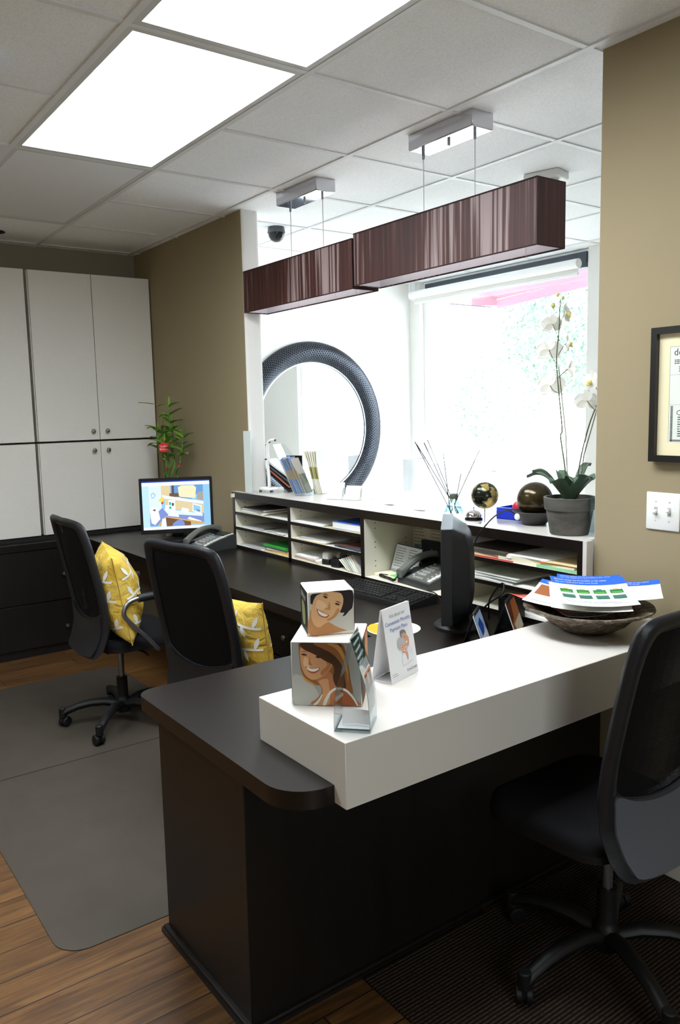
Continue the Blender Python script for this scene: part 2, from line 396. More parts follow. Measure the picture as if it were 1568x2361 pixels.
    def sheet(s, fn, nu, nv, th=0.0):
        """fn(u,v)->(x,y,z); th>0 gives it thickness along the normal"""
        P = [[Vector(fn(i / nu, j / nv)) for j in range(nv + 1)] for i in range(nu + 1)]
        def idx(i, j): return i * (nv + 1) + j
        fs = [(idx(i, j), idx(i + 1, j), idx(i + 1, j + 1), idx(i, j + 1)) for i in range(nu) for j in range(nv)]
        v0 = [P[i][j] for i in range(nu + 1) for j in range(nv + 1)]
        if th <= 0: return s.add(v0, fs)
        N = []
        for i in range(nu + 1):
            for j in range(nv + 1):
                du = P[min(i + 1, nu)][j] - P[max(i - 1, 0)][j]; dv = P[i][min(j + 1, nv)] - P[i][max(j - 1, 0)]
                n = du.cross(dv); n.normalize() if n.length > 1e-12 else None; N.append(n)
        m = len(v0)
        v = [p + n * th / 2 for p, n in zip(v0, N)] + [p - n * th / 2 for p, n in zip(v0, N)]
        f = fs + [tuple(m + k for k in q[::-1]) for q in fs]
        for i in range(nu):
            a, b = idx(i, 0), idx(i + 1, 0); f.append((a, m + a, m + b, b))
            a, b = idx(i, nv), idx(i + 1, nv); f.append((a, b, m + b, m + a))
        for j in range(nv):
            a, b = idx(0, j), idx(0, j + 1); f.append((a, b, m + b, m + a))
            a, b = idx(nu, j), idx(nu, j + 1); f.append((a, m + a, m + b, b))
        return s.add(v, f)
    def poly(s, pts, z=0.0, smooth=True, sub=4):
        """flat polygon in the x,y plane, optionally rounded through its points"""
        if smooth: pts = spline(pts, sub, True)
        b = bmesh.new(); vs = [b.verts.new((p[0], p[1], z)) for p in pts]
        try: fc = b.faces.new(vs)
        except ValueError:
            b.free(); return s
        fc.normal_update()
        if fc.normal.z < 0: fc.normal_flip()
        bmesh.ops.triangulate(b, faces=[fc]); b.verts.index_update()
        return s.bm(b)

def spline(pts, sub=6, closed=False):
    P = [Vector(p) for p in pts]; n = len(P); out = []
    for i in range(n if closed else n - 1):
        if closed: a, b, c, d = P[i - 1], P[i], P[(i + 1) % n], P[(i + 2) % n]
        else: a, b, c, d = P[max(i - 1, 0)], P[i], P[i + 1], P[min(i + 2, n - 1)]
        for k in range(sub):
            t = k / sub; t2 = t * t; t3 = t2 * t
            out.append(0.5 * ((2 * b) + (c - a) * t + (2 * a - 5 * b + 4 * c - d) * t2 + (3 * b - a - 3 * c + d) * t3))
    if not closed: out.append(P[-1].copy())
    return out

def obj(name, mb, mats, parent=None, loc=None, sharp=38, rot=None):
    me = bpy.data.meshes.new(name)
    me.from_pydata([tuple(v) for v in mb.V], [], mb.F)
    if not isinstance(mats, (list, tuple)): mats = [mats]
    for m in mats: me.materials.append(m)
    for p, mi in zip(me.polygons, mb.MI): p.material_index = min(mi, len(mats) - 1); p.use_smooth = True
    if mb.UV:
        uvl = me.uv_layers.new(name='UVMap')
        for p in me.polygons:
            if p.index in mb.UV:
                for li, uv in zip(p.loop_indices, mb.UV[p.index]): uvl.data[li].uv = uv
    me.update()
    try: me.set_sharp_from_angle(angle=math.radians(sharp))
    except Exception: pass
    o = bpy.data.objects.new(name, me); COL.objects.link(o)
    if parent: o.parent = parent
    if loc: o.location = loc
    if rot: o.rotation_euler = rot
    return o
def thing(name, label, cat, loc=(0, 0, 0), rz=0, group=None):
    o = bpy.data.objects.new(name, None); COL.objects.link(o); o.empty_display_size = 0.05
    o.location = loc; o.rotation_euler = (0, 0, rz); o['label'] = label; o['category'] = cat
    if group: o['group'] = group
    return o
def tag(o, label, cat, group=None):
    o['label'] = label; o['category'] = cat
    if group: o['group'] = group
    return o
def struct(name, mb, mats, sharp=38):
    o = obj(name, mb, mats, sharp=sharp); o['kind'] = 'structure'; return o
def kids(o): return [c for c in bpy.data.objects if c.parent == o]
def dup(root, loc, rz, label, group=None):
    r = root.copy(); COL.objects.link(r); r.location = loc; r.rotation_euler = (0, 0, rz); r['label'] = label
    if group: r['group'] = group
    for ch in kids(root):
        c = ch.copy(); COL.objects.link(c); c.parent = r
        for g in kids(ch):
            d = g.copy(); COL.objects.link(d); d.parent = c
    return r
_fonts = {}
def text_mb(mb, s, size, x=0, y=0, align='LEFT', z=0.0, ext=0.0, shear=0.0):
    """appends flat lettering in the x,y plane (mb.X applied)"""
    cu = bpy.data.curves.new('lettering', 'FONT'); cu.body = s; cu.size = size; cu.align_x = align; cu.extrude = ext; cu.resolution_u = 2; cu.shear = shear
    ob = bpy.data.objects.new('lettering', cu); COL.objects.link(ob)
    dg = bpy.context.evaluated_depsgraph_get()
    me = bpy.data.meshes.new_from_object(ob.evaluated_get(dg))
    mb.add([(v.co.x + x, v.co.y + y, v.co.z + z) for v in me.vertices], [list(p.vertices) for p in me.polygons])
    bpy.data.objects.remove(ob); bpy.data.meshes.remove(me); bpy.data.curves.remove(cu)
    return mb
def lines_mb(mb, x0, x1, y1, y0, n, h, z=0, rag=0.3):
    """rows of tiny illegible print"""
    for i in range(n):
        y = y1 + (y0 - y1) * (i + 0.5) / n
        x = x0
        end = x1 - random.random() * rag * (x1 - x0)
        while x < end:
            w = random.uniform(1.5, 5) * h
            mb.add([(x, y, z), (min(x + w, end), y, z), (min(x + w, end), y + h, z), (x, y + h, z)], [(0, 1, 2, 3)])
            x += w + h * 0.6
    return mb
def frame_X(o, ex, ey):
    """matrix with x axis ex, y axis ey (unit vectors), origin o"""
    ex = Vector(ex).normalized(); ey = Vector(ey); ey = (ey - ex * ey.dot(ex)).normalized(); ez = ex.cross(ey)
    m = Matrix.Identity(4)
    for i, c in enumerate((ex, ey, ez)):
        for j in range(3): m[j][i] = c[j]
    m.translation = Vector(o)
    return m
# ------------------------------------------------------------------ the room
H = 2.649; XL = -3.89; PX = -2.342; WT = 0.112; DZ = 0.737; ZC = 1.073; LZ = 0.845; YW = 2.62; XW = -3.93
XR = 3.2; YB = -3.7
GX, GY, TP = -0.643, -1.319, 0.631

mb = MB().box(-4.2, XR + 0.15, YB - 0.15, YW + 0.1, -0.06, 0.0)
struct('floor', mb, WOOD)
struct('floor_waiting_bounce', MB().box(XW, 2.4, WT, YW, 0.0, 0.004), M('pale_bounce_floor', (222, 218, 210), 0.6))  # pale layer added over the unseen floor to bounce daylight onto the ceiling
# ceiling: tile field plus the exposed grid of tees
mb = MB().box(-4.2, XR + 0.15, YB - 0.15, YW + 0.15, H, H + 0.05)
mb.m(1)
def tee_y(i, y0, y1): mb.box(GX + TP * i - 0.011, GX + TP * i + 0.011, y0, y1, H - 0.005, H + 0.001)
def tee_x(j, x0, x1): mb.box(x0, x1, GY + TP * j - 0.011, GY + TP * j + 0.011, H - 0.006, H + 0.001)
for j in range(-3, 7): tee_x(j, -3.93, XR)
for i in range(-5, 7):
    if i in (-3, -1, 1, 3):
        tee_y(i, YB, GY); tee_y(i, GY + TP, YW)
    else: tee_y(i, YB, YW)
struct('ceiling', mb, [TILE, TBAR])

def rounded(pts_r, seg=6):
    """pts_r: (x, y, r) corners of a polygon, rounded"""
    out = []; n = len(pts_r)
    for i, (x, y, r) in enumerate(pts_r):
        p = Vector((x, y)); a = Vector(pts_r[i - 1][:2]); b = Vector(pts_r[(i + 1) % n][:2])
        if r <= 0: out.append((x, y)); continue
        da = (a - p).normalized(); db = (b - p).normalized()
        ang = da.angle(db); t = r / math.tan(ang / 2)
        c = p + (da + db).normalized() * (r / math.sin(ang / 2))
        s0 = p + da * t - c; s1 = p + db * t - c
        a0 = math.atan2(s0.y, s0.x); a1 = math.atan2(s1.y, s1.x); d = (a1 - a0 + PI) % (2 * PI) - PI
        for k in range(seg + 1):
            q = a0 + d * k / seg; out.append((c.x + r * math.cos(q), c.y + r * math.sin(q)))
    return out
def two_tone(mb, test):
    """second material on faces whose normal/centre satisfies test"""
    for fi, f in enumerate(mb.F):
        P = [Vector(mb.V[i]) for i in f]
        n = Vector((0, 0, 0))
        for i in range(len(P)): n += P[i].cross(P[(i + 1) % len(P)])
        if n.length > 0: n.normalize()
        c = sum(P, Vector()) / len(P)
        if test(n, c): mb.MI[fi] = 1
    return mb
# the wall between desk and waiting room: solid left and right, open above the counter
pl = [(-4.05, 0, 0), (PX, 0, 0.02), (PX, WT, 0.02), (-4.05, WT, 0)]
mb = MB().prism(rounded(pl), ZC, H)
mb.box(-4.05, -2.515, 0, WT, 0, ZC)
mb.box(-2.515, 0.0, 0.0, WT, 0, 0.7365)
mb.prism(rounded([(0, 0, 0.006), (XR + .1, 0, 0), (XR + .1, WT, 0), (0, WT, 0.006)]), 0, H)
two_tone(mb, lambda n, c: n.y > 0.5 or (abs(n.x) > 0.55 and -2.4 < c.x < 0.05))
struct('wall_front', mb, [WALL, WALLW])
mb = MB().box(XL - 0.1, XL, YB, 0.0, 0, H); struct('wall_left', mb, WALLD)
mb = MB().box(XW - 0.1, XW, WT, YW + 0.15, 0, H); struct('wall_waiting', mb, WALLW)
mb = MB().box(XL, XR, YB - 0.1, YB, 0, H); struct('wall_back', mb, WALL)
W2 = (-2.7, -1.2, 0.85, 2.15)
mb = MB().box(XR, XR + 0.1, YB, W2[0], 0, H).box(XR, XR + 0.1, W2[1], WT, 0, H).box(XR, XR + 0.1, W2[0], W2[1], 0, W2[2]).box(XR, XR + 0.1, W2[0], W2[1], W2[3], H); struct('wall_right', mb, WALL)
mb = MB()
for a, b, c, d in ((W2[0], W2[0] + .04, W2[2], W2[3]), (W2[1] - .04, W2[1], W2[2], W2[3]), (W2[0], W2[1], W2[2], W2[2] + .04), (W2[0], W2[1], W2[3] - .04, W2[3])): mb.box(XR + .03, XR + .07, a, b, c, d)
w2 = struct('window_2', mb, PLW); obj('glass', MB().box(XR + .048, XR + .053, W2[0] + .04, W2[1] - .04, W2[2] + .04, W2[3] - .04), m_clear('tinted_glass', (204, 202, 198), .05), w2)
mb = MB().box(2.4, 2.5, WT, YW + 0.15, 0, H); struct('wall_waiting_side', mb, WALLW)
# window wall: opening from x -3.8 to -2.0
WX0, WX1, WZ0, WZ1 = -3.80, -2.005, 0.62, 2.645
mb = MB().box(XW - .1, WX0, YW, YW + 0.14, 0, H).box(WX1, 2.5, YW, YW + 0.14, 0, H).box(WX0, WX1, YW, YW + 0.14, 0, WZ0)
struct('wall_window', mb, WALLW)
mb = MB()
fy0, fy1 = YW + 0.05, YW + 0.10
mb.box(WX0, WX0 + 0.04, fy0, fy1, WZ0 + .05, WZ1 - .02).box(WX1 - 0.04, WX1, fy0, fy1, WZ0 + .05, WZ1 - .02).box(WX0, WX1, fy0, fy1, WZ0, WZ0 + 0.05).box(WX0, WX1, fy0, fy1, WZ1 - 0.02, WZ1)
w = struct('window_1', mb, PLW)
obj('glass', MB().box(WX0 + .04, WX1 - .04, fy0 + .02, fy0 + .026, WZ0 + .05, 2.52), GLASS, w)
obj('header_panel', MB().box(WX0 + .04, WX1 - .04, YW + 0.03, fy1, 2.515, WZ1 - .02), M('slate_panel', (52, 60, 70), 0.4), w)
obj('sill', MB().box(WX0, WX1, YW - 0.06, fy0, WZ0 - 0.03, WZ0, 0.005), PLW, w)
# baseboards
mb = MB().box(0.08, XR, -0.014, 0.0, 0.0, 0.1, 0.004, 1); struct('baseboard_front', mb, M('baseboard_cream', (214, 208, 192), 0.5))

# roller blind under the window head
t = thing('roller_blind', 'rolled up white roller blind along the top of the window', 'blind', (-2.93, 2.545, 2.53))
mb = MB().at(0, 0, 0, ry=PI / 2); mb.X = Matrix.Translation((0, 0, 0)) @ Euler((0, PI / 2, 0)).to_matrix().to_4x4()
mb.lathe([(0.001, -0.9), (0.034, -0.9), (0.034, 0.9), (0.001, 0.9)], 20); obj('roller', mb, PLW, t)
obj('blind_cloth', MB().box(-0.88, 0.88, 0.024, 0.027, -0.06, 0.0), M('blind_white', (236, 234, 228), 0.8), t)
obj('bottom_bar', MB().box(-0.88, 0.88, 0.018, 0.034, -0.078, -0.056, 0.004, 1), PLW, t)
obj('bracket', MB().box(-0.905, -0.898, -0.02, 0.05, -0.04, 0.118), PLW, t)

# ------------------------------------------------------------------ outside the window
mb = MB().box(-16, 10, YW + 0.2, 24, -0.3, -0.12); struct('exterior_pavement', mb, M('pale_concrete', (104, 104, 102), 0.9, var=(2, 0.06)))
t = thing('awning', 'red canvas awning over the shop window outside', 'awning', (-3.3, YW + 0.2, 2.35))
RED = M('awning_red', (140, 92, 106), 0.8)
mb = MB().sheet(lambda u, v: (-.45 + 1.9 * u, 0.03 + 0.57 * v, 0.45 - .28 * v + .115 * u), 6, 4, 0.01); obj('canopy', mb, RED, t)
mb = MB().sheet(lambda u, v: (-.32 + 1.77 * u, .60, 0.17 + .115 * u - .08 * v), 40, 2, 0.008); obj('valance', mb, RED, t)
mb = MB().sheet(lambda u, v: (-.45 + .13 * u, .40 + .2 * u, .20 - .08 * v), 4, 2, 0.008); obj('end_valance', mb, RED, t)
for x in (-.35, 1.3): obj('support_arm', MB().tube([(x, 0.02, 0.1), (x, .55, .1)], 0.012, 6), STEEL, t)
LEAF = M('tree_leaf', (102, 125, 106), 0.7, var=(3, 0.25)); BARK = M('tree_bark', (110, 98, 84), 0.9)
def tree(name, label, loc, r, h, n, seed, group='trees across the street'):
    rnd = random.Random(seed)
    t = thing(name, label, 'tree', loc, 0, group)
    obj('trunk', MB().tube([(0, 0, -0.1), (0.03, 0.02, h * 0.4), (-0.02, 0, h)], [0.13, 0.1, 0.06], 8), BARK, t)
    mb = MB()
    for i in range(n):
        a = rnd.uniform(0, 2 * PI); b = math.acos(rnd.uniform(-1, 1)); q = r * rnd.uniform(0.35, 1.0) ** 0.5
        p = Vector((math.sin(b) * math.cos(a) * q, math.sin(b) * math.sin(a) * q, h + math.cos(b) * q * 0.9))
        s = rnd.uniform(0.03, 0.07)
        e = Euler((rnd.uniform(0, 6), rnd.uniform(0, 6), rnd.uniform(0, 6))).to_matrix()
        mb.add([p + e @ Vector(v) for v in ((-s, 0, 0), (0, -s * .45, 0.01), (s, 0, 0), (0, s * .45, 0.01))], [(0, 1, 2, 3)])
    mb_o = obj('foliage', mb, LEAF, t)
tree('street_tree', 'leafy green tree outside the window, behind the orchid', (-6.7, 9.0, 0), 1.5, 2.95, 9000, 3)
tree('street_tree', 'lower bushy tree outside, further left along the street', (-12.6, 13.0, 0), 1.3, 1.7, 3200, 5)

# ------------------------------------------------------------------ ceiling fittings
DIFF = m_troffer('light_diffuser', (243, 250, 255), 22.0)
DIFFOFF = M('unlit_diffuser', (238, 239, 243), 0.35, bump=(300, 0.2))
def troffer(i0, label, m, j0=0):
    x0 = GX + TP * i0; x1 = x0 + 2 * TP; y0 = GY + TP * j0; y1 = y0 + TP
    t = thing('ceiling_light', label, 'ceiling light', ((x0 + x1) / 2, (y0 + y1) / 2, H), 0, 'recessed panel lights in the ceiling grid')
    a, b = TP - 0.012, TP / 2 - 0.012
    mb = MB()
    for (p, q, r, s) in ((-a, a, -b, -b + .022), (-a, a, b - .022, b), (-a, -a + .022, -b + .022, b - .022), (a - .022, a, -b + .022, b - .022)): mb.box(p, q, r, s, -0.004, 0.0)
    obj('frame', mb, M('fixture_white', (206, 206, 204), 0.4), t)
    obj('diffuser', MB().box(-a + .0215, a - .0215, -b + .0215, b - .0215, -0.003, -0.0005), m, t)
troffer(-2, 'lit panel light over the two desk chairs, middle one of its row', DIFF)
troffer(0, 'lit panel light above the white ledge end, next to the one over the chairs', DIFF)
troffer(-2, 'added unseen panel light in the next row, brightening the ledge end', DIFF, -3)  # extra lamp out of view, added to brighten the ledge end and ceiling
troffer(-4, 'unlit grey panel light nearest the white cupboards', DIFFOFF)

t = thing('ceiling_vent', 'grey slatted air vent in the ceiling at the far left edge', 'vent', (-2.2, GY - TP / 2, H))
mb = MB(); a = TP / 2 - 0.012
for (p, q, r, s) in ((-a, a, -a, -a + .03), (-a, a, a - .03, a), (-a, -a + .03, -a + .03, a - .03), (a - .03, a, -a + .03, a - .03)): mb.box(p, q, r, s, -0.008, 0)
obj('frame', mb, TBAR, t)
mb = MB()
for k in range(18):
    y = -a + 0.04 + k * (2 * a - 0.08) / 17; mb.box(-a + .03, a - .03, y - .004, y + .010, -0.006, -0.001)
obj('grille', mb, M('vent_grey', (120, 122, 124), 0.5), t)
t = thing('ceiling_box', 'white plastic box with vent slots fixed to the ceiling at left edge', 'ceiling box', (-1.10, -1.60, H))
obj('housing', MB().box(-0.13, 0.09, -0.09, 0.02, -0.065, 0.0, 0.012, 2), PLW, t)
mb = MB()
for k in range(4): mb.box(-0.1, 0.02, 0.019, 0.022, -0.05 + k * .01, -0.046 + k * .01)
obj('vent_slot', mb, M('slot_grey', (110, 110, 110), 0.6), t)
mb = MB().lathe([(0.05, 0), (0.055, -0.004), (0.042, -0.008), (0.036, -0.004), (0.0, -0.003)], 20, cap=False)
tag(obj('downlight', mb, BLK, loc=(-3.56, -1.0, H)), 'small dark round downlight in the ceiling above the white cupboards', 'downlight')

# fire alarm sounder and dome camera on the waiting-room side
t = thing('fire_alarm', 'white fire alarm sounder on the ceiling beyond the near lamp', 'fire alarm', (-0.99, 0.93, H), 0.25)
obj('base_plate', MB().box(-0.09, 0.09, -0.065, 0.065, -0.035, 0, 0.008, 2), PLW, t)
obj('housing', MB().box(-0.055, 0.055, -0.04, 0.04, -0.105, -0.033, 0.01, 2), PLW, t)
mb = MB(); mb.X = Matrix.Translation((0.0555, 0, -0.07)) @ Euler((PI / 2, 0, PI / 2)).to_matrix().to_4x4(); text_mb(mb, 'FIRE', 0.03, 0, -0.01, 'CENTER'); obj('lettering', mb, flat(200, 40, 40), t)
mb = MB(); mb.X = Matrix.Translation((0, -0.0405, -0.07)) @ Euler((PI / 2, 0, 0)).to_matrix().to_4x4(); text_mb(mb, 'FIRE', 0.036, 0, -0.01, 'CENTER'); obj('lettering', mb, flat(200, 40, 40), t)
t = thing('dome_camera', 'small dark dome camera on the ceiling beyond the pillar', 'security camera', (-2.62, 0.40, H))
obj('mount', MB().cyl(0, 0, -0.035, 0, 0.055, 0.05, 20), M('camera_grey', (70, 74, 80), 0.4), t)
obj('dome', MB().lathe([(0.05, -0.035), (0.047, -0.055), (0.035, -0.075), (0.018, -0.086), (0.0, -0.088)], 20, cap=False), BLKG, t)

# ------------------------------------------------------------------ pendant lamps
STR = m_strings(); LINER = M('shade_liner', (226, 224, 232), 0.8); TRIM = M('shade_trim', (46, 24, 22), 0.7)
TUBEM = emis('added_glow', (255, 246, 236), 5.0)  # glow added inside the shades, unseen, to light up the liner
def pendant(x0, x1, zb, zt, cx, label, w1, w2):
    y0, y1 = -0.015, 0.135; yc = (y0 + y1) / 2; xc = (x0 + x1) / 2
    t = thing('pendant_lamp', label, 'pendant lamp', (xc, yc, zb), 0, 'brown string pendant lamps over the counter')
    a = (x1 - x0) / 2; b = (y1 - y0) / 2; h = zt - zb; th = 0.004
    mb = MB()
    mb.box(-a, a, -b, -b + th, 0, h).box(-a, a, b - th, b, 0, h).box(-a, -a + th, -b + th, b - th, 0, h).box(a - th, a, -b + th, b - th, 0, h)
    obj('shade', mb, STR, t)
    mb = MB(); e = th + 0.0005
    mb.box(-a + e, a - e, -b + e, -b + e + .001, 0.003, h - .003).box(-a + e, a - e, b - e - .001, b - e, 0.003, h - .003)
    mb.box(-a + e, -a + e + .001, -b + e, b - e, 0.003, h - .003).box(a - e - .001, a - e, -b + e, b - e, 0.003, h - .003)
    for k in range(1, 6):
        x = -a + 2 * a * k / 6; mb.box(x - .0015, x + .0015, b - e - .003, b - e, 0.003, h - .003)
    obj('liner', mb, LINER, t)
    mb = MB(); r = 0.003
    for z in (0.0, h):
        mb.tube([(-a, -b, z), (a, -b, z), (a, b, z), (-a, b, z)], r, 6, closed=True)
    for x in (-a, a):
        for y in (-b, b): mb.tube([(x, y, 0), (x, y, h)], r * 0.7, 6)
    obj('wire_frame', mb, TRIM, t)
    mb = MB(); mb.X = Matrix.Translation((0, 0, h * 0.62)) @ Euler((0, PI / 2, 0)).to_matrix().to_4x4(); mb.lathe([(0.001, -a * .8), (0.012, -a * .8), (0.012, a * .8), (0.001, a * .8)], 10)
    obj('glow_tube', mb, TUBEM, t)
    mb = MB().box(-a + e, a - e, -.004, .004, h * .62 + .013, h * .62 + .02)
    for x in (w1, w2): mb.box(x - xc - .004, x - xc + .004, -b + th, b - th, h * .62 + .02, h * .62 + .026)
    obj('cross_bar', mb, STEEL, t)
    zc = H - zb
    mb = MB().box(cx - xc - .182, cx - xc + .182, -.06, .055, zc - .062, zc - .0005, 0.002, 1)
    c = obj('canopy', mb, CHROME, t)
    obj('canopy_underside', MB().box(cx - xc - .178, cx - xc + .178, -.056, .051, zc - .0635, zc - .0615), MIRRORM, c)
    for x in (w1, w2):
        mb = MB().tube([(x - xc, -.005, h * .62 + .02), (x - xc, -.005, zc - .062)], 0.0022, 6)
        cd = obj('cord', mb, M('cord_silver', (196, 196, 200), 0.4), t)
        obj('cord_grip', MB().at(x - xc, -.005, zc).lathe([(0.004, -.095), (0.006, -.09), (0.006, -.066), (0.004, -.062)], 10), STEEL, cd)
    obj('grip', MB().at(cx - xc, -.005, zc).lathe([(0.005, -.08), (0.006, -.075), (0.006, -.063), (0.004, -.062)], 10), STEEL, c)
pendant(-1.30, -0.245, 2.095, 2.322, -0.754, 'brown string pendant lamp hanging over the orchid end of the counter', -0.905, -0.611)
pendant(-2.315, -1.315, 2.085, 2.305, -1.79, 'brown string pendant lamp hanging over the pillar end of the counter', -1.924, -1.635)

# ------------------------------------------------------------------ mirror and table lamp in the waiting room
t = thing('wall_mirror', 'large round mirror in a woven silver frame on the waiting room wall', 'mirror', (XW, 1.52, 1.385))
mb = MB(); mb.X = Euler((0, PI / 2, 0)).to_matrix().to_4x4()
prof = []
for i in range(13):
    a = PI * i / 12; prof.append((0.635 - 0.085 * math.cos(a), 0.012 + 0.045 * math.sin(a)))
mb.lathe(prof, 120, uvn=(170, 8)); obj('frame', mb, m_weave(), t, sharp=180)
mb = MB(); mb.X = Euler((0, PI / 2, 0)).to_matrix().to_4x4(); mb.lathe([(0.54, 0.02), (0.552, 0.022), (0.556, 0.014)], 96, cap=False); obj('inner_rim', mb, STEEL, t)
mb = MB(); mb.X = Euler((0, PI / 2, 0)).to_matrix().to_4x4(); mb.lathe([(0.548, 0.0), (0.548, 0.013), (0.0, 0.013)], 96); obj('mirror_glass', mb, M('mirror', (246, 248, 248), 0.01, metal=1.0), t)
t = thing('table_lamp', 'white drum table lamp standing by the waiting room window', 'lamp', (-3.52, 2.30, 0))
obj('lamp_shade', MB().lathe([(0.10, 0.83), (0.105, 0.83), (0.105, 1.105), (0.10, 1.105)], 32, cap=False), M('lampshade', (214, 216, 220), 0.8), t)
obj('lamp_base', MB().lathe([(0.07, 0.55), (0.075, 0.56), (0.03, 0.6), (0.045, 0.7), (0.02, 0.8), (0.008, 0.86), (0.008, 0.95)], 24), PLW, t)
t = thing('side_table', 'small white side table under the lamp in the waiting room corner', 'side table', (-3.52, 2.30, 0))
obj('tabletop', MB().cyl(0, 0, 0.525, 0.55, 0.25, seg=32, bev=.005), PLW, t)
for k in range(3):
    a = 2 * PI * k / 3 + .3; obj('leg', MB().tube([(0.2 * math.cos(a), 0.2 * math.sin(a), 0), (0.15 * math.cos(a), 0.15 * math.sin(a), 0.526)], 0.014, 8), PLW, t)

# ------------------------------------------------------------------ framed certificate and switch on the right wall
t = thing('picture_frame', 'black framed certificate with cream mount on the right wall', 'picture', (0.45, 0.0, 1.558))
mb = MB(); a, b = 0.235, 0.205
for (p, q, r, s) in ((-a, a, b - .02, b), (-a, a, -b, -b + .02), (-a, -a + .02, -b + .02, b - .02), (a - .02, a, -b + .02, b - .02)): mb.box(p, q, -0.026, -0.001, r, s)
obj('frame', mb, M('frame_black', (18, 17, 17), 0.4), t)
obj('mount', MB().box(-a + .018, a - .018, -0.010, -0.002, -b + .018, b - .018), M('mount_cream', (236, 224, 186), 0.8), t)
mb = MB(); mb.X = Matrix.Translation((0, -0.0105, 0)) @ Euler((PI / 2, 0, 0)).to_matrix().to_4x4()
cx0 = -0.178; cx1 = 0.178
mb.add([(cx0, -.145, 0), (cx1, -.145, 0), (cx1, .145, 0), (cx0, .145, 0)], [(0, 1, 2, 3)])
mb.m(1)
for (x0, x1, y0, y1) in ((cx0, cx1, .1445, .1452), (cx0, cx0 + .0008, -.145, .145), (cx0, cx1, 0.06, 0.0605), (cx0, cx1, -.03, -.0305)):
    mb.add([(x0, y0, .0002), (x1, y0, .0002), (x1, y1, .0002), (x0, y1, .0002)], [(0, 1, 2, 3)])
text_mb(mb, 'doc', 0.03, cx0 + .012, .118, z=.0003)
lines_mb(mb, cx0 + .015, -.05, .105, .09, 3, .0025, .0003); lines_mb(mb, cx0 + .03, 0.0, .085, .066, 3, .0025, .0003)
text_mb(mb, 'City', 0.022, cx0 + .025, -.062, z=.0003)
lines_mb(mb, cx0 + .03, 0.15, -.066, -.13, 9, .003, .0003)
for k in range(26):
    y = -.142 + k * .0042
    mb.add([(cx0 + .006, y, .0003), (cx0 + .014, y, .0003), (cx0 + .014, y + .0028, .0003), (cx0 + .006, y + .0028, .0003)], [(0, 1, 2, 3)])
for k in range(70):
    x = cx0 + .006 + k * .0049
    mb.add([(x, -.142, .0003), (x + .0033, -.142, .0003), (x + .0033, -.136, .0003), (x, -.136, .0003)], [(0, 1, 2, 3)])
obj('certificate', mb, [M('certificate_paper', (222, 226, 216), 0.7), flat(60, 62, 66)], t)
t = thing('light_switch', 'white double light switch plate under the framed certificate', 'light switch', (0.258, 0.0, 1.196))
obj('plate', MB().box(-0.0575, 0.0575, -0.006, -0.0003, -0.0595, 0.0595, 0.003, 2), M('switch_white', (240, 240, 236), 0.3), t)
for k, x in enumerate((-0.023, 0.023)):
    obj('slot', MB().box(x - .006, x + .006, -0.0066, -0.0055, -0.013, 0.013), M('slot_shade', (176, 176, 168), 0.5), t)
    mb = MB(); mb.X = Matrix.Translation((x, -0.006, 0)) @ Euler((0.45 if k == 0 else -0.45, 0, 0)).to_matrix().to_4x4(); mb.box(-.0045, .0045, -.014, 0.002, -.005, .005, .0012, 1)
    obj('toggle', mb, PLW, t)
    for z in (-.03, .03):
        mb = MB(); mb.X = Matrix.Translation((x, -0.006, z)) @ Euler((PI / 2, 0, 0)).to_matrix().to_4x4(); mb.lathe([(0.003, -.0002), (0.0028, .0012), (0, .0016)], 10); obj('screw', mb, GREYP, t)

# ------------------------------------------------------------------ white cupboards on the left wall
KX = -3.63
def cupboard(y0, y1, z0, z1, label, knob_z, knobs=(-1, 1)):
    yc = (y0 + y1) / 2
    t = thing('wall_cabinet', label, 'cupboard', (XL, yc, z0), 0, 'white cupboards along the left wall')
    w = (y1 - y0) / 2; h = z1 - z0; d = KX - XL
    obj('body', MB().box(0.002, d - .019, -w + .002, w - .002, 0.002, h - .002), [CAB], t)
    for s in (-1, 1):
        ya, yb = (-w + .006, -.002) if s < 0 else (.002, w - .006)
        dr = obj('door', MB().box(d - .018, d, ya, yb, 0.003, h - .003, .0015, 1), CAB, t)
        if s in knobs:
            mb = MB(); mb.X = Matrix.Translation((d, s * .048, knob_z - z0)) @ Euler((0, PI / 2, 0)).to_matrix().to_4x4()
            mb.lathe([(0.005, 0), (0.005, .012), (0.014, .016), (0.0155, .022), (0.012, .028), (0.0, .030)], 16); obj('knob', mb, NICKEL, dr)
cupboard(-0.818, -0.004, 1.372, 2.456, 'tall white upper cupboard beside the dark corner, two knobs at bottom', 1.432)
cupboard(-0.818, -0.004, 0.765, 1.364, 'white lower cupboard behind the lucky bamboo, two knobs at top', 1.304)
cupboard(-1.645, -0.832, 1.372, 2.456, 'tall white upper cupboard above the drawers, with no knobs in view', 1.432)
cupboard(-1.645, -0.832, 0.765, 1.364, 'white lower cupboard just above the dark drawers, with no knobs in view', 1.304)
tag(obj('cabinet_gap_shade', MB().box(XL, KX - .012, -1.645, -.004, DZ, 0.763), DARKGAP), 'thin black strip for the shaded gap under the white cupboards on the worktop', 'shaded gap')  # dark strip in the gap below the cupboards; its black stands for shade

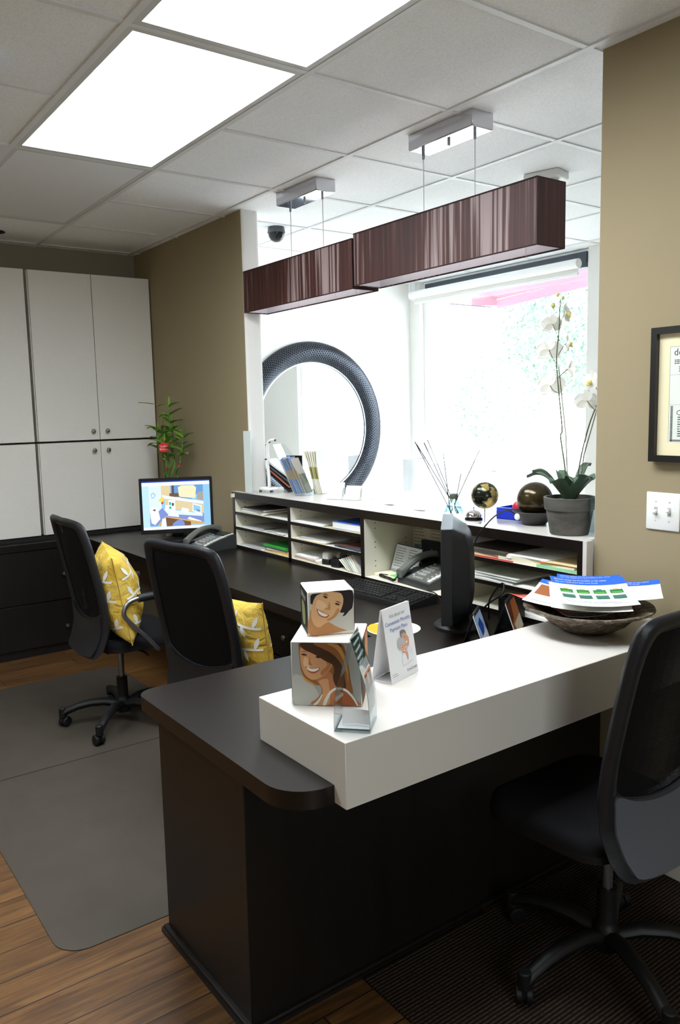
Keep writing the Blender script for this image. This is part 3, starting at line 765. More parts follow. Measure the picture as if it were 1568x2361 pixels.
# ------------------------------------------------------------------ worktops, drawers, pedestal, ledge
IX, IY = -3.525, -0.585
mb = MB().prism([(XL + .002, -0.002), (XL + .002, -2.6), (IX, -2.6), (IX, IY), (-0.492, IY), (-0.492, -.002)], DZ - .042, DZ)
wk = thing('worktop', 'dark brown worktop running along cupboards and under the pigeonholes', 'worktop', (0, 0, 0))
obj('slab', mb, LAM, wk)
obj('back_panel', MB().box(IX, -.5, -.03, -.012, .0, DZ - .042), LAMV, wk)
def drawer_unit(x0, x1, y0, y1, face, label, splits, knobs):
    """face 'x': drawers open towards +x; 'y': towards -y"""
    t = thing('drawer_unit', label, 'drawers', ((x0 + x1) / 2, (y0 + y1) / 2, 0), 0)
    w, d = (x1 - x0) / 2, (y1 - y0) / 2
    if face == 'x': obj('carcass', MB().box(-w, w - .02, -d, d, 0.0, DZ - .043), LAMV, t)
    else: obj('carcass', MB().box(-w, w, -d + .02, d, 0.0, DZ - .043), LAMV, t)
    for k, (z0, z1) in enumerate(splits):
        if face == 'x': dr = obj('drawer', MB().box(w - .019, w, -d + .003, d - .003, z0, z1, .0015, 1), LAMV, t)
        else: dr = obj('drawer', MB().box(-w + .003, w - .003, -d, -d + .019, z0, z1, .0015, 1), LAMV, t)
        for q in knobs:
            zz = (z0 + z1) / 2 if q[1] is None else q[1][k]
            mb = MB()
            if face == 'x': mb.X = Matrix.Translation((w, q[0], zz)) @ Euler((0, PI / 2, 0)).to_matrix().to_4x4()
            else: mb.X = Matrix.Translation((q[0], -d, zz)) @ Euler((PI / 2, 0, 0)).to_matrix().to_4x4()
            mb.lathe([(0.004, 0), (0.004, .012), (0.012, .016), (0.014, .021), (0.011, .026), (0.0, .028)], 16); obj('knob', mb, NICKEL, dr)
drawer_unit(XL + .01, IX - .008, -1.36, -.62, 'x', 'dark drawer unit under the cupboards, beside the far chair', ((.06, .345), (.352, .69)), ((0.248, (.175, .52)), (-0.24, (.175, .52))))
drawer_unit(-1.45, -.72, -.505, -.05, 'y', 'dark drawer unit under the worktop behind the photo cubes', ((.05, .46), (.467, .69)), ((-.102, (.3, .566)),))

pd = thing('desk_peninsula', 'dark brown desk peninsula with rounded corners and a base moulding', 'desk', (0, 0, 0))
mb = MB().prism(rounded([(-0.491, -.586, 0), (-0.491, -1.463, .055), (0.3425, -1.463, .10), (0.3425, -.006, 0), (-0.491, -.006, 0)], 8), DZ - .042, DZ)
obj('desktop', mb, LAM, pd)
obj('pedestal', MB().box(-0.435, 0.062, -1.42, -.62, 0.0, DZ - .042, .002, 1), LAMV, pd)
mb = MB().prism(rounded([(-0.452, -1.438, .004), (0.08, -1.438, .004), (0.08, -.62, 0), (-.452, -.62, 0)], 3), 0.0, 0.012)
mb.box(-0.448, .076, -1.434, -.625, .0, .022, .006, 2)
mb.box(.04, .076, -.625, -.02, .0, .022, .006, 2)
obj('base_moulding', mb, LAMV, pd)
obj('modesty_panel', MB().box(0.03, 0.055, -.62, -.02, 0.0, DZ - .042), LAMV, pd)
b = bmesh.new()
prof = [(0.031, DZ + .0005), (0.031, LZ), (0.386, LZ), (0.386, 0.698), (0.3435, 0.698), (0.3435, DZ + .0005)]
v0 = [b.verts.new((x, -1.35, z)) for x, z in prof]; v1 = [b.verts.new((x, -.003, z)) for x, z in prof]
n = len(prof)
b.faces.new(v0[::-1]); b.faces.new(v1)
for i in range(n): b.faces.new((v0[i], v0[(i + 1) % n], v1[(i + 1) % n], v1[i]))
bmesh.ops.recalc_face_normals(b, faces=b.faces[:])
bmesh.ops.bevel(b, geom=[e for e in b.edges if abs(e.verts[0].co.z - LZ) < .001 or abs(e.verts[1].co.z - LZ) < .001], offset=.0012, segments=1, affect='EDGES')
tag(obj('ledge', MB().bm(b), WLAM), 'white raised ledge capping the front of the dark desk', 'ledge')

# ------------------------------------------------------------------ pigeonhole counter
CE = -0.037; CB = 0.28
u = thing('pigeonhole_counter', 'white topped pigeonhole counter unit between desk and waiting room', 'counter', (0, 0, 0))
mb = MB().box(-2.506, -.0165, CE + .001, CB + .03, ZC - .04, ZC)
obj('counter_top', mb, WLAM, u)
obj('top_edge', MB().box(-2.506, -0.0165, CE - .0004, CE + .0025, ZC - .041, ZC - .0015), LAM, u)
def upright(x, w, m=0):
    mb = MB().box(x - w / 2, x + w / 2, CE + .002, CB, DZ + .001, ZC - .0405); mb.m(1); mb.box(x - w / 2, x + w / 2, CE, CE + .002, DZ + .001, ZC - .0405)
    obj('upright', mb, [CREAM, LAM], u)
XS = [-2.488, -1.885, -1.25, -0.63, -0.0255]
for x in XS[:4]: upright(x, .026)
mb = MB().box(-.0385, -.0165, CE + .002, CB, DZ + .001, ZC - .0405); mb.m(1); mb.box(-.0385, -.0165, CE, CE + .002, DZ + .001, ZC - .0405); obj('upright', mb, [CREAM, LAM], u)
obj('end_panel', MB().box(-.016, 0.0, CE, -.0005, DZ + .001, ZC - .0003), WLAM, u)
obj('back_board', MB().box(-2.5, -.016, CB - .012, CB, DZ + .001, ZC - .041), CREAM, u)
mb = MB().box(-2.475, -.039, CE + .002, CB - .012, DZ + .001, .757); mb.m(1); mb.box(-2.475, -.039, CE, CE + .002, DZ + .001, .757); obj('bottom_board', mb, [CREAM, LAM], u)
SHELF = {}
for c in (0, 1, 3):
    xa, xb = XS[c] + .013, XS[c + 1] - .013
    for z in ((.955, .866) if c != 3 else (.952, .863)):
        mb = MB().box(xa, xb, CE + .004, CB - .012, z - .016, z); mb.m(1); mb.box(xa, xb, CE + .002, CE + .004, z - .016, z); obj('shelf', mb, [CREAM, LAM], u)
mb = MB()
for c in range(4):
    for z in (.80, .825, .89, .915, .98, 1.005):
        for y in (.03, .22):
            mb.X = Matrix.Translation((XS[c] + .0131, y, z)) @ Euler((0, PI / 2, 0)).to_matrix().to_4x4(); mb.lathe([(0.003, 0), (0.0025, .0006), (0, .0006)], 8)
obj('peg_hole', mb, BLK, u)
mb = MB().sheet(lambda a, c: (-2.502 + .034 * a - .012 * (1 - a), CE - .002 - .02 * math.sin(PI * a) * .6, ZC - .016 - .022 * c + .006 * a), 8, 2, .0008)
obj('curled_sticker', mb, CREAMP, u)
# ------------------------------------------------------------------ floor coverings
tag(obj('chair_mat', MB().prism(rounded([(-1.82, -1.715, .01), (-.505, -1.715, .09), (-.505, -.66, .03), (-1.82, -.66, .01)], 8), 0.0005, 0.003), MATV), 'hazy grey plastic chair mat beside the dark desk pedestal, with a rounded corner', 'floor mat', 'plastic chair mats')
tag(obj('chair_mat', MB().prism(rounded([(-3.01, -1.72, .06), (-1.80, -1.72, .01), (-1.80, -.62, .01), (-3.01, -.62, .06)], 8), 0.0034, 0.006), MATV), 'hazy grey plastic chair mat under the chair with grey armrests', 'floor mat', 'plastic chair mats')
tag(obj('carpet_mat', MB().box(0.085, 3.1, -1.09, -.016, 0.0005, 0.007, .002, 1), CARPET), 'dark brown ribbed carpet under the customer chair beside the desk', 'carpet')

# ------------------------------------------------------------------ office chairs (facing +y, hub at origin)
def back_y(z):
    """fore-aft curve of the backrest"""
    K = [(.39, -.205), (.45, -.168), (.52, -.148), (.60, -.150), (.70, -.166), (.81, -.188), (.93, -.212), (1.02, -.232), (1.06, -.245), (1.1, -.262)]
    for (a, p), (b, q) in zip(K, K[1:]):
        if z <= b:
            t = (z - a) / (b - a); return p + (q - p) * t
    return K[-1][1]
def back_pt(x, z, off=0.0):
    return (x, back_y(z) + 0.30 * x * x + off, z)
def back_outline(inset=0.0):
    w = .235 - inset; zt = 1.06 - inset; zb = .395 + inset
    pts = [(-w * .80, zb + .012), (-w * .55, zb), (0, zb - .004), (w * .55, zb), (w * .80, zb + .012), (w * .90, zb + .05), (w * .97, zb + .16), (w, zb + .30), (w, zt - .16), (w * .96, zt - .05), (w * .84, zt - .008),
           (w * .4, zt + .002), (0, zt), (-w * .4, zt + .002), (-w * .84, zt - .008), (-w * .96, zt - .05), (-w, zt - .16), (-w, zb + .30), (-w * .97, zb + .16), (-w * .90, zb + .05)]
    return [(p.x, p.y) for p in spline(pts, 5, True)]
def panel_mb(mb, poly, th, off=0.0, step=.035):
    """curved panel: polygon (x,z) filled with a grid, bent to the back curve, th thick"""
    b = bmesh.new(); vs = [b.verts.new((p[0], p[1], 0)) for p in poly]; f = b.faces.new(vs)
    zs = [p[1] for p in poly]; xs = [p[0] for p in poly]
    def cuts(lo, hi, no):
        c = lo + step
        while c < hi - step * .3:
            g = list(b.verts) + list(b.edges) + list(b.faces)
            bmesh.ops.bisect_plane(b, geom=g, plane_co=(no[0] * c, no[1] * c, 0), plane_no=(no[0], no[1], 0)); c += step
    cuts(min(zs), max(zs), (0, 1)); cuts(min(xs), max(xs), (1, 0))
    ex = bmesh.ops.extrude_face_region(b, geom=list(b.faces))
    top = set(v for v in ex['geom'] if isinstance(v, bmesh.types.BMVert))
    for v in b.verts:
        p = back_pt(v.co.x, v.co.y, off + (th / 2 if v in top else -th / 2)); v.co = p
    bmesh.ops.recalc_face_normals(b, faces=b.faces[:])
    return mb.bm(b)
def make_chair(label, arms=True, panel=None, base_turn=0.0):
    t = thing('office_chair', label, 'chair')
    # five-star base
    hub = MB().lathe([(0.0, .055), (.03, .055), (.036, .065), (.036, .118), (.029, .128), (.026, .14), (.026, .235), (.0, .235)], 20, cap=False)
    obj('base_hub', hub, BLK, t)
    for k in range(5):
        a = math.radians(-115 + 72 * k + base_turn)
        mb = MB().at(rz=a)
        mb.tube([(.025, 0, .098), (.09, 0, .114), (.16, 0, .112), (.22, 0, .100), (.265, 0, .083), (.292, 0, .070)], [.021, .021, .019, .018, .017, .016], 10, sx=1.15)
        mb.cyl(.292, 0, .050, .098, .018, seg=14, bev=.003)
        lg = obj('base_leg', mb, BLK, t)
        c = MB().at(.292 * math.cos(a), .292 * math.sin(a), 0, rz=a + .9)
        for s in (-1, 1):
            X = c.X; c.X = X @ Matrix.Translation((-.012, s * .013, .0265)) @ Euler((PI / 2, 0, 0)).to_matrix().to_4x4()
            c.lathe([(.010, -.010), (.022, -.010), (.0255, -.006), (.0255, .006), (.022, .010), (.010, .010)], 18); c.X = X
        c.box(-.024, .008, -.004, .004, .02, .055, .002, 1)
        obj('caster', c, BLK, lg)
    obj('gas_lift', MB().cyl(0, 0, .23, .40, .0145, seg=16), STEEL, t)
    mb = MB().box(-.09, .09, -.10, .09, .385, .418, .008, 2); mb.tube([(.08, .02, .40), (.19, .05, .395), (.235, .05, .39)], .006, 8); obj('seat_mechanism', mb, BLK, t)
    def seat(u, v):
        x = -.24 + .48 * u; y = -.20 + .46 * v
        r = .16; qx = max(abs(x) - (.24 - r), 0) / r; qy = max(abs(y - .03) - (.23 - r), 0) / r; q = min(1, math.hypot(qx, qy))
        return (x, y, 0) if False else (x * (1 - .10 * max(0, qx * qy)), y, .462 - .012 * math.sin(PI * u) * 1.0 - .028 * q ** 4 - .02 * max(0, v - .75) * 4 * max(0, v - .75))
    mb = MB().prism(rounded([(-.215, -.125, .07), (.215, -.125, .07), (.24, .26, .09), (-.24, .26, .09)], 6), .418, .436)
    b = bmesh.new(); pl = rounded([(-.215, -.125, .075), (.215, -.125, .075), (.24, .26, .095), (-.24, .26, .095)], 6)
    vs = [b.verts.new((p[0], p[1], .436)) for p in pl]; f = b.faces.new(vs)
    if f.normal.z < 0: f.normal_flip()
    ex = bmesh.ops.extrude_face_region(b, geom=[f]); tv = [v for v in ex['geom'] if isinstance(v, bmesh.types.BMVert)]
    for v in tv: v.co.z = .478
    bmesh.ops.recalc_face_normals(b, faces=b.faces[:])
    bmesh.ops.bevel(b, geom=[e for e in b.edges if all(abs(w.co.z - .478) < 1e-5 for w in e.verts)], offset=.03, segments=4, profile=.55, affect='EDGES')
    cush = MB().bm(b)
    obj('seat_pan', mb, BLK, t); obj('seat_cushion', cush, FABB, t)
    # backrest: netting above, leatherette below, padded rim all round
    out = back_outline(0.012)
    zc = lambda x: .60 + .9 * x * x * 1.2
    wn = .19
    net = [(-wn, .64), (-wn * .9, .605), (-wn * .7, .588), (-wn * .35, .573), (0, .568), (wn * .35, .573), (wn * .7, .588), (wn * .9, .605), (wn, .64), (wn * 1.04, .75), (wn * 1.0, .93), (wn * .9, 1.0), (wn * .75, 1.018), (0, 1.022), (-wn * .75, 1.018), (-wn * .9, 1.0), (-wn, .93), (-wn * 1.04, .75)]
    net = [(p.x, p.y) for p in spline(net, 4, True)]
    obj('back_netting', panel_mb(MB(), net, .004), NET, t)
    # frame ring between outline and netting
    def ring_mb(o, i, th, off=0.0):
        mb = MB(); n = 120
        def resample(P):
            import bisect
            c = (0, .76); an = []
            for p in P: an.append((math.atan2(p[1] - c[1], p[0] - c[0]), p))
            an.sort(); res = []
            for k in range(n):
                a = -PI + 2 * PI * (k + .5) / n
                for q in range(len(an)):
                    a0, p0 = an[q - 1]; a1, p1 = an[q]
                    if q == 0: a0 -= 2 * PI
                    if a0 <= a <= a1 or (q == len(an) - 1 and a > a1):
                        if q == len(an) - 1 and a > a1: a0, p0, a1, p1 = a1, p1, an[0][0] + 2 * PI, an[0][1]
                        tt = (a - a0) / max(1e-9, a1 - a0); res.append((p0[0] + (p1[0] - p0[0]) * tt, p0[1] + (p1[1] - p0[1]) * tt)); break
            return res
        A, B = resample(o), resample(i); v = []; f = []
        m = len(A)
        rows = 7
        for r in range(rows):
            s = r / (rows - 1); hump = .5 * th * (1.0 - abs(2 * s - 1) ** 3)
            for k in range(m):
                x = A[k][0] + (B[k][0] - A[k][0]) * s; z = A[k][1] + (B[k][1] - A[k][1]) * s
                v.append(back_pt(x, z, -hump - .001 + off))
        for r in range(rows):
            s = r / (rows - 1); hump = .5 * th * (1.0 - abs(2 * s - 1) ** 3)
            for k in range(m):
                x = A[k][0] + (B[k][0] - A[k][0]) * s; z = A[k][1] + (B[k][1] - A[k][1]) * s
                v.append(back_pt(x, z, hump + .001 + off))
        for r in range(rows - 1):
            for k in range(m):
                l = (k + 1) % m
                f.append((r * m + k, r * m + l, (r + 1) * m + l, (r + 1) * m + k))
                q = rows * m
                f.append((q + r * m + k, q + (r + 1) * m + k, q + (r + 1) * m + l, q + r * m + l))
        q = rows * m
        for k in range(m):
            l = (k + 1) % m
            f.append((k, q + k, q + l, l)); e = (rows - 1) * m; f.append((e + k, e + l, q + e + l, q + e + k))
        return mb.add(v, f)
    low_in = [(p[0], p[1]) for p in net]
    obj('back_rim', ring_mb(back_outline(0.0), low_in, .034), VINYL, t)
    low = [(-.150, .412), (0, .404), (.150, .412), (.176, .44), (.192, .50), (.200, .575), (.196, .612), (wn * .7, .586), (wn * .35, .571), (0, .566), (-wn * .35, .571), (-wn * .7, .586), (-.196, .612), (-.200, .575), (-.192, .50), (-.176, .44)]
    obj('back_panel', panel_mb(MB(), [(p.x, p.y) for p in spline(low, 4, True)], .044), panel or VINYL, t)
    mb = MB(); mb.tube([back_pt(p[0], p[1], -.0045) for p in net], .0022, 5, closed=True); obj('piping', mb, VINYL, t)
    mb = MB().tube([(0, -.03, .400), (0, -.09, .400), (0, -.122, .43), (0, -.118, .50)], .014, 10, sx=2.2); obj('back_bracket', mb, BLK, t)
    if arms:
        for s in (-1, 1):
            loop = spline([(s * .10, .10, .412), (s * .22, .10, .410), (s * .262, .085, .425), (s * .275, .03, .49), (s * .275, -.035, .562), (s * .275, -.072, .615), (s * .275, -.055, .662), (s * .275, -.01, .680), (s * .275, .07, .683), (s * .275, .16, .683)], 6)
            ar = obj('armrest', MB().tube(loop, .0105, 10), STEEL, t)
            obj('arm_sleeve', MB().tube(spline([(s * .275, .0, .681), (s * .275, .08, .684), (s * .275, .17, .683), (s * .275, .225, .676)], 4), .0195, 12), VINYL, ar)
    return t
chA = make_chair('black netted office chair with grey tubular armrests and a yellow cushion')
chA.location = (-2.10, -.915, .006); chA['group'] = 'black office chairs'
chC = make_chair('black customer chair with a grey lower back, tucked under the white ledge', arms=False, panel=VINYLG)
chB = make_chair('black netted office chair without armrests just behind the dark desk corner', arms=False, base_turn=30)
chB.location = (-1.10, -.83, .003); chB.rotation_euler = (0, 0, math.radians(12)); chB['group'] = 'black office chairs'
chC['group'] = 'black office chairs'; chC.location = (.455, -.535, .007); chC.rotation_euler = (0, 0, PI / 2)

# cushions leaning on the two desk chairs
def cushion(label, loc, rot, size=.42, th=.13, seed=1):
    rnd = random.Random(seed)
    t = thing('cushion', label, 'cushion', loc, 0, 'yellow cushions on the office chairs'); t.rotation_euler = rot
    N = 22
    def surf(sgn):
        def fn(u, v):
            x = 2 * u - 1; z = 2 * v - 1
            k = (1 - abs(x) ** 2.3) * (1 - abs(z) ** 2.3)
            pin = 1 - .07 * (1 - z * z) * abs(x) ** 3; pin2 = 1 - .07 * (1 - x * x) * abs(z) ** 3
            w = .006 * math.sin(5 * x + 3 * z + seed) * k + .005 * math.sin(9 * z - 4 * x) * k
            return (x * size / 2 * pin, sgn * (th / 2 * max(k, 0) ** .55 + w), z * size / 2 * pin2 + size / 2)
        return fn
    mb = MB(); a = surf(-1); b_ = surf(1)
    mb.sheet(a, N, N); mb.sheet(lambda u, v: b_(1 - u, v), N, N); body = obj('cover', mb, CUSH, t, sharp=80)
    # printed white sprigs: a stem and paired leaves riding just off the cloth
    pr = MB()
    for sgn in (-1, 1):
        f0 = surf(sgn)
        def P(x, z): 
            q = Vector(f0((x + 1) / 2, (z + 1) / 2)); q.y += sgn * .0022; return q
        for row in (-.62, -.05, .55):
            def wave(x): return row + .10 * math.sin(2.6 * x + row * 3)
            def strip(pts, w):
                vs = []; 
                for i, (x, z) in enumerate(pts):
                    dx = pts[min(i + 1, len(pts) - 1)][0] - pts[max(i - 1, 0)][0]; dz = pts[min(i + 1, len(pts) - 1)][1] - pts[max(i - 1, 0)][1]
                    l = math.hypot(dx, dz) or 1; ww = w[i]
                    vs += [P(max(-.99, min(.99, x - dz / l * ww)), max(-.99, min(.99, z + dx / l * ww))), P(max(-.99, min(.99, x + dz / l * ww)), max(-.99, min(.99, z - dx / l * ww)))]
                pr.add(vs, [(2 * i, 2 * i + 1, 2 * i + 3, 2 * i + 2) if sgn < 0 else (2 * i, 2 * i + 2, 2 * i + 3, 2 * i + 1) for i in range(len(pts) - 1)])
            strip([(-.97 + 1.94 * k / 24, wave(-.97 + 1.94 * k / 24)) for k in range(25)], [.024] * 25)
            for k in range(7):
                x0 = -.82 + .27 * k; z0 = wave(x0); d = 1 if k % 2 == 0 else -1
                n = 7; strip([(x0 + .10 * q / n + .02, z0 + d * .24 * q / n) for q in range(n + 1)], [.006 + .040 * math.sin(PI * q / n) for q in range(n + 1)])
    obj('printed_sprig', pr, PRINTW, body)
    # side seam
    seam = []
    for k in range(41): seam.append(surf(1)(1.0, k / 40))
    obj('seam_piping', MB().tube([(x, y, z) for x, y, z in seam], .0025, 6), M('seam_yellow', (190, 150, 60), 0.9), body)
    return t
cushion('yellow cushion with white sprig print standing on the far office chair', (-2.03, -.905, .480), (0.17, .05, -.24), .43, .21, 1)
cushion('yellow cushion with white sprigs on the middle office chair, mostly hidden by its back', (-.975, -.825, .480), (0.14, -.02, math.radians(8)), .365, .13, 4)

# ------------------------------------------------------------------ telephones
LCD = M('phone_display', (42, 50, 46), 0.2); PGREY = M('phone_grey', (102, 104, 100), 0.38); PDARK = M('phone_dark', (52, 54, 54), 0.45); KEYW = M('key_white', (222, 224, 220), 0.4); KEYG = M('key_grey', (164, 166, 162), 0.45)
def telephone(label, loc, rz, w=.235, d=.225):
    t = thing('desk_telephone', label, 'telephone', loc, rz, 'office desk telephones')
    def top(y):
        q = y / d; return .028 + .082 * q - .028 * q * q
    n = 10
    def wedge(x0, x1, y0, y1, drop, hi=0.0, lo=None):
        mb = MB(); v = []; f = []
        for i in range(n + 1):
            y = y0 + (y1 - y0) * i / n; z1 = top(y) + hi; z0 = (top(y) - drop) if lo is None else lo(y)
            v += [(x0, y, z0), (x1, y, z0), (x1, y, z1), (x0, y, z1)]
        for i in range(n):
            a, b = 4 * i, 4 * i + 4
            for k in range(4): f.append((a + k, a + (k + 1) % 4, b + (k + 1) % 4, b + k))
        f += [(3, 2, 1, 0), (4 * n, 4 * n + 1, 4 * n + 2, 4 * n + 3)]
        return mb.add(v, f)
    body = wedge(-w / 2, w / 2, 0, d, 0, 0, lo=lambda y: max(0.0, .0 + .0 * y))
    obj('body', body, PDARK, t)
    hx0, hx1 = -w / 2 + .004, -w / 2 + .056
    obj('face_plate', wedge(hx1 + .010, w / 2 - .001, .006, d * .70, .002, .004), PGREY, t)
    obj('display', wedge(hx1 + .012, w / 2 - .040, d * .72, d * .97, .002, .007), LCD, t)
    mb = MB()
    def rib(x0, x1, y0, y1, h, m):
        X = m.X; m.X = X @ Matrix.Translation((0, 0, top((y0 + y1) / 2) + .004)); sl = (top(y1) - top(y0)) / (y1 - y0)
        m.add([(x0, y0, -sl * (y1 - y0) / 2), (x1, y0, -sl * (y1 - y0) / 2), (x1, y1, sl * (y1 - y0) / 2), (x0, y1, sl * (y1 - y0) / 2), (x0 + .001, y0 + .001, h - sl * (y1 - y0) / 2), (x1 - .001, y0 + .001, h - sl * (y1 - y0) / 2), (x1 - .001, y1 - .001, h + sl * (y1 - y0) / 2), (x0 + .001, y1 - .001, h + sl * (y1 - y0) / 2)],
              [(4, 5, 6, 7), (0, 1, 5, 4), (1, 2, 6, 5), (2, 3, 7, 6), (3, 0, 4, 7)]); m.X = X
    kx = hx1 + .040; 
    for r in range(4):
        for c in range(3):
            m = MB(); y = d * .20 + r * .0235; x = kx + c * .0175; rib(x, x + .0135, y, y + .0125, .004, m); obj('key', m, KEYG, t)
    for r in range(6):
        m = MB(); y = d * .13 + r * .0235; rib(hx1 + .018, hx1 + .030, y, y + .008, .003, m); obj('key', m, KEYG, t)
    for c in range(4):
        m = MB(); x = hx1 + .036 + c * .019; rib(x, x + .0125, d * .08, d * .08 + .008, .003, m); obj('key', m, KEYG, t)
    for r in range(10):
        m = MB(); y = d * .06 + r * .0205; rib(w / 2 - .030, w / 2 - .010, y, y + .0155, .003, m); obj('line_key', m, KEYW, t)
    for r in range(6):
        m = MB(); y = d * .12 + r * .0225; rib(w / 2 - .050, w / 2 - .039, y, y + .007, .003, m); obj('key', m, KEYG, t)
    # handset
    mb = MB(); N = 16; hw = .023; xc = (hx0 + hx1) / 2
    prof = []
    for i in range(N + 1):
        q = i / N; y = -.012 + (d + .02) * q; z = top(max(0, min(d, y))) + .030 + .026 * math.sin(PI * q)
        fat = .016 + .014 * (abs(2 * q - 1) ** 3)
        prof.append((y, z, fat))
    v = []; f = []
    for y, z, fat in prof:
        v += [(xc - hw * .85, y, z - fat), (xc + hw * .85, y, z - fat), (xc + hw, y, z - fat * .4), (xc + hw * .8, y, z + .004), (xc, y, z + .007), (xc - hw * .8, y, z + .004), (xc - hw, y, z - fat * .4)]
    for i in range(N):
        a, b = 7 * i, 7 * i + 7
        for k in range(7): f.append((a + k, a + (k + 1) % 7, b + (k + 1) % 7, b + k))
    f += [tuple(range(7))[::-1], tuple(range(7 * N, 7 * N + 7))]
    mb.add(v, f); hs = obj('handset', mb, PGREY, t)
    mb = MB().box(xc - .018, xc + .018, .004, .042, .026, .050).box(xc - .018, xc + .018, d - .046, d - .006, top(d) - .02, top(d) + .020)
    obj('handset_cradle', mb, BLK, t)
    # coiled cord from the handset's lower end
    pts = []; L0 = [Vector((xc, -.010, .045)), Vector((xc - .03, -.018, .012)), Vector((xc - .08, -.012, .010)), Vector((xc - .13, -.012, .011)), Vector((xc - .17, -.002, .010)), Vector((xc - .13, .012, .011))]
    path = spline(L0, 46)
    for i, p in enumerate(path):
        e = max(0, min(1, (i - 12) / 20)); a = i * 0.95
        tdir = (path[min(i + 1, len(path) - 1)] - path[max(i - 1, 0)]).normalized(); sd = tdir.cross(Vector((0, 0, 1))).normalized()
        pts.append(p + (sd * math.cos(a) + Vector((0, 0, 1)) * math.sin(a)) * .0055 * e)
    obj('coiled_cord', MB().tube(pts, .0017, 5), BLK, t)
    return t
telephone('grey desk telephone in the open pigeonhole, beside the edge-on monitor', (-.925, -.012, .758), math.radians(-6))
telephone('dark grey desk telephone in front of the lit monitor', (-2.55, -.275, DZ + .001), math.radians(6), .215, .225)

# ------------------------------------------------------------------ monitors
def monitor_base(t, tilt=0):
    pass
def monitor(label, loc, rz, w, h, zb, base_r, deep):
    """screen faces -y locally; origin on the desk under the screen"""
    t = thing('monitor', label, 'monitor', loc, rz)
    obj('stand_base', MB().at(0, .055, 0).lathe([(0, 0), (base_r, 0), (base_r, .010), (base_r * .93, .018), (base_r * .55, .027), (0, .030)], 36, cap=False), BLK, t)
    obj('stand_neck', MB().box(-.035, .035, .045, .085, .02, zb + h * .45, .008, 2), BLK, t)
    mb = MB(); f = .016
    mb.box(-w / 2, -w / 2 + f, -.012, .028, zb, zb + h, .002, 1).box(w / 2 - f, w / 2, -.012, .028, zb, zb + h, .002, 1)
    mb.box(-w / 2 + f - .001, w / 2 - f + .001, -.012, .028, zb, zb + f * 1.6).box(-w / 2 + f - .001, w / 2 - f + .001, -.012, .028, zb + h - f, zb + h)
    obj('bezel', mb, BLK, t)
    def bulge(u, v):
        x = (2 * u - 1); z = (2 * v - 1)
        k = (1 - abs(x) ** 6) ** .5 * (1 - abs(z) ** 4) ** .5
        return (x * (w / 2 - .004), .026 + deep * k, zb + h / 2 + z * (h / 2 - .004))
    obj('back_shell', MB().sheet(lambda u, v: bulge(1 - u, v), 14, 14), BLK, t)
    scr = MB().box(-w / 2 + f, w / 2 - f, -.008, .02, zb + f * 1.6, zb + h - f)
    return t, scr, (w - 2 * f, h - f * 2.6, zb + f * 1.6)
t, scr, _ = monitor('black monitor seen edge-on at the right end of the desk', (-.415, -.30, DZ + .001), math.radians(-44.5), .40, .335, .055, .098, .078)
obj('screen', scr, M('dark_screen', (24, 26, 32), 0.12), t)
t, scr, (sw, sh, sz) = monitor('black monitor with a lit picture on screen, in the corner by the lucky bamboo', (-2.93, -.20, DZ + .001), math.radians(66), .445, .345, .058, .10, .05)
SCM = [emis('scr_%d' % i, c, 1.0) for i, c in enumerate([(196, 232, 250), (238, 246, 255), (40, 70, 170), (150, 205, 240), (226, 208, 164), (110, 160, 214), (250, 236, 196), (224, 240, 252), (120, 90, 70), (130, 150, 214), (250, 252, 255), (60, 190, 160), (170, 165, 160), (240, 220, 90), (220, 60, 70), (90, 80, 90), (214, 176, 110)])]
obj('screen', scr, SCM[0], t)
g = MB(); g.X = Matrix.Translation((-sw / 2, -.0083, sz)) @ Euler((PI / 2, 0, 0)).to_matrix().to_4x4() @ Matrix.Diagonal((sw, sh, 1, 1))
lay = [0]
def R(m, *pts):
    g.mi = m; lay[0] += .00004
    if len(pts) == 2: (a, b), (c, d) = pts; pts = [(a, b), (c, b), (c, d), (a, d)]
    g.poly(pts, lay[0], smooth=False)
R(1, (0, 0), (1, .055)); R(2, (0, .972), (1, 1)); R(1, (0, .90), (1, .972))
R(3, (.10, .06), (.90, .90)); R(7, (.10, .35), (.28, .90)); R(4, (.28, .70), (.42, .90)); R(5, (.42, .70), (.90, .90)); R(8, (.40, .66), (.62, .74))
R(6, (.54, .68), (.53, .86), (.58, .89), (.76, .89), (.80, .84), (.78, .62), (.56, .66)); R(12, (.80, .60), (.82, .74), (.90, .76), (.90, .56))
R(5, (.55, .66), (.74, .62), (.70, .58), (.56, .63)); R(15, (.44, .72), (.47, .90)); 
R(10, (.29, .71), (.90, .55), (.90, .49), (.29, .65)); R(4, (.33, .64), (.90, .48), (.90, .30), (.33, .44))
R(3, (.14, .64), (.18, .66), (.20, .72), (.17, .77), (.13, .74)); R(10, (.15, .67), (.17, .67), (.18, .72), (.16, .74), (.145, .72))
R(13, (.23, .60), (.30, .68), (.33, .62), (.28, .56)); R(14, (.27, .55), (.30, .58), (.31, .54), (.28, .52))
R(9, (.28, .44), (.9, .30), (.9, .08), (.10, .08), (.10, .22)); R(7, (.30, .43), (.88, .30), (.88, .24), (.36, .32))
R(10, (.10, .45), (.13, .47), (.22, .44), (.25, .22), (.17, .10), (.12, .14)); R(15, (.14, .41), (.19, .43), (.18, .38))
R(10, (.38, .38), (.48, .60)); R(11, (.39, .50), (.42, .56)); R(11, (.39, .42), (.42, .47)); R(15, (.43, .48), (.46, .54)); R(10, (.33, .40), (.375, .50)); R(10, (.41, .33), (.46, .37))
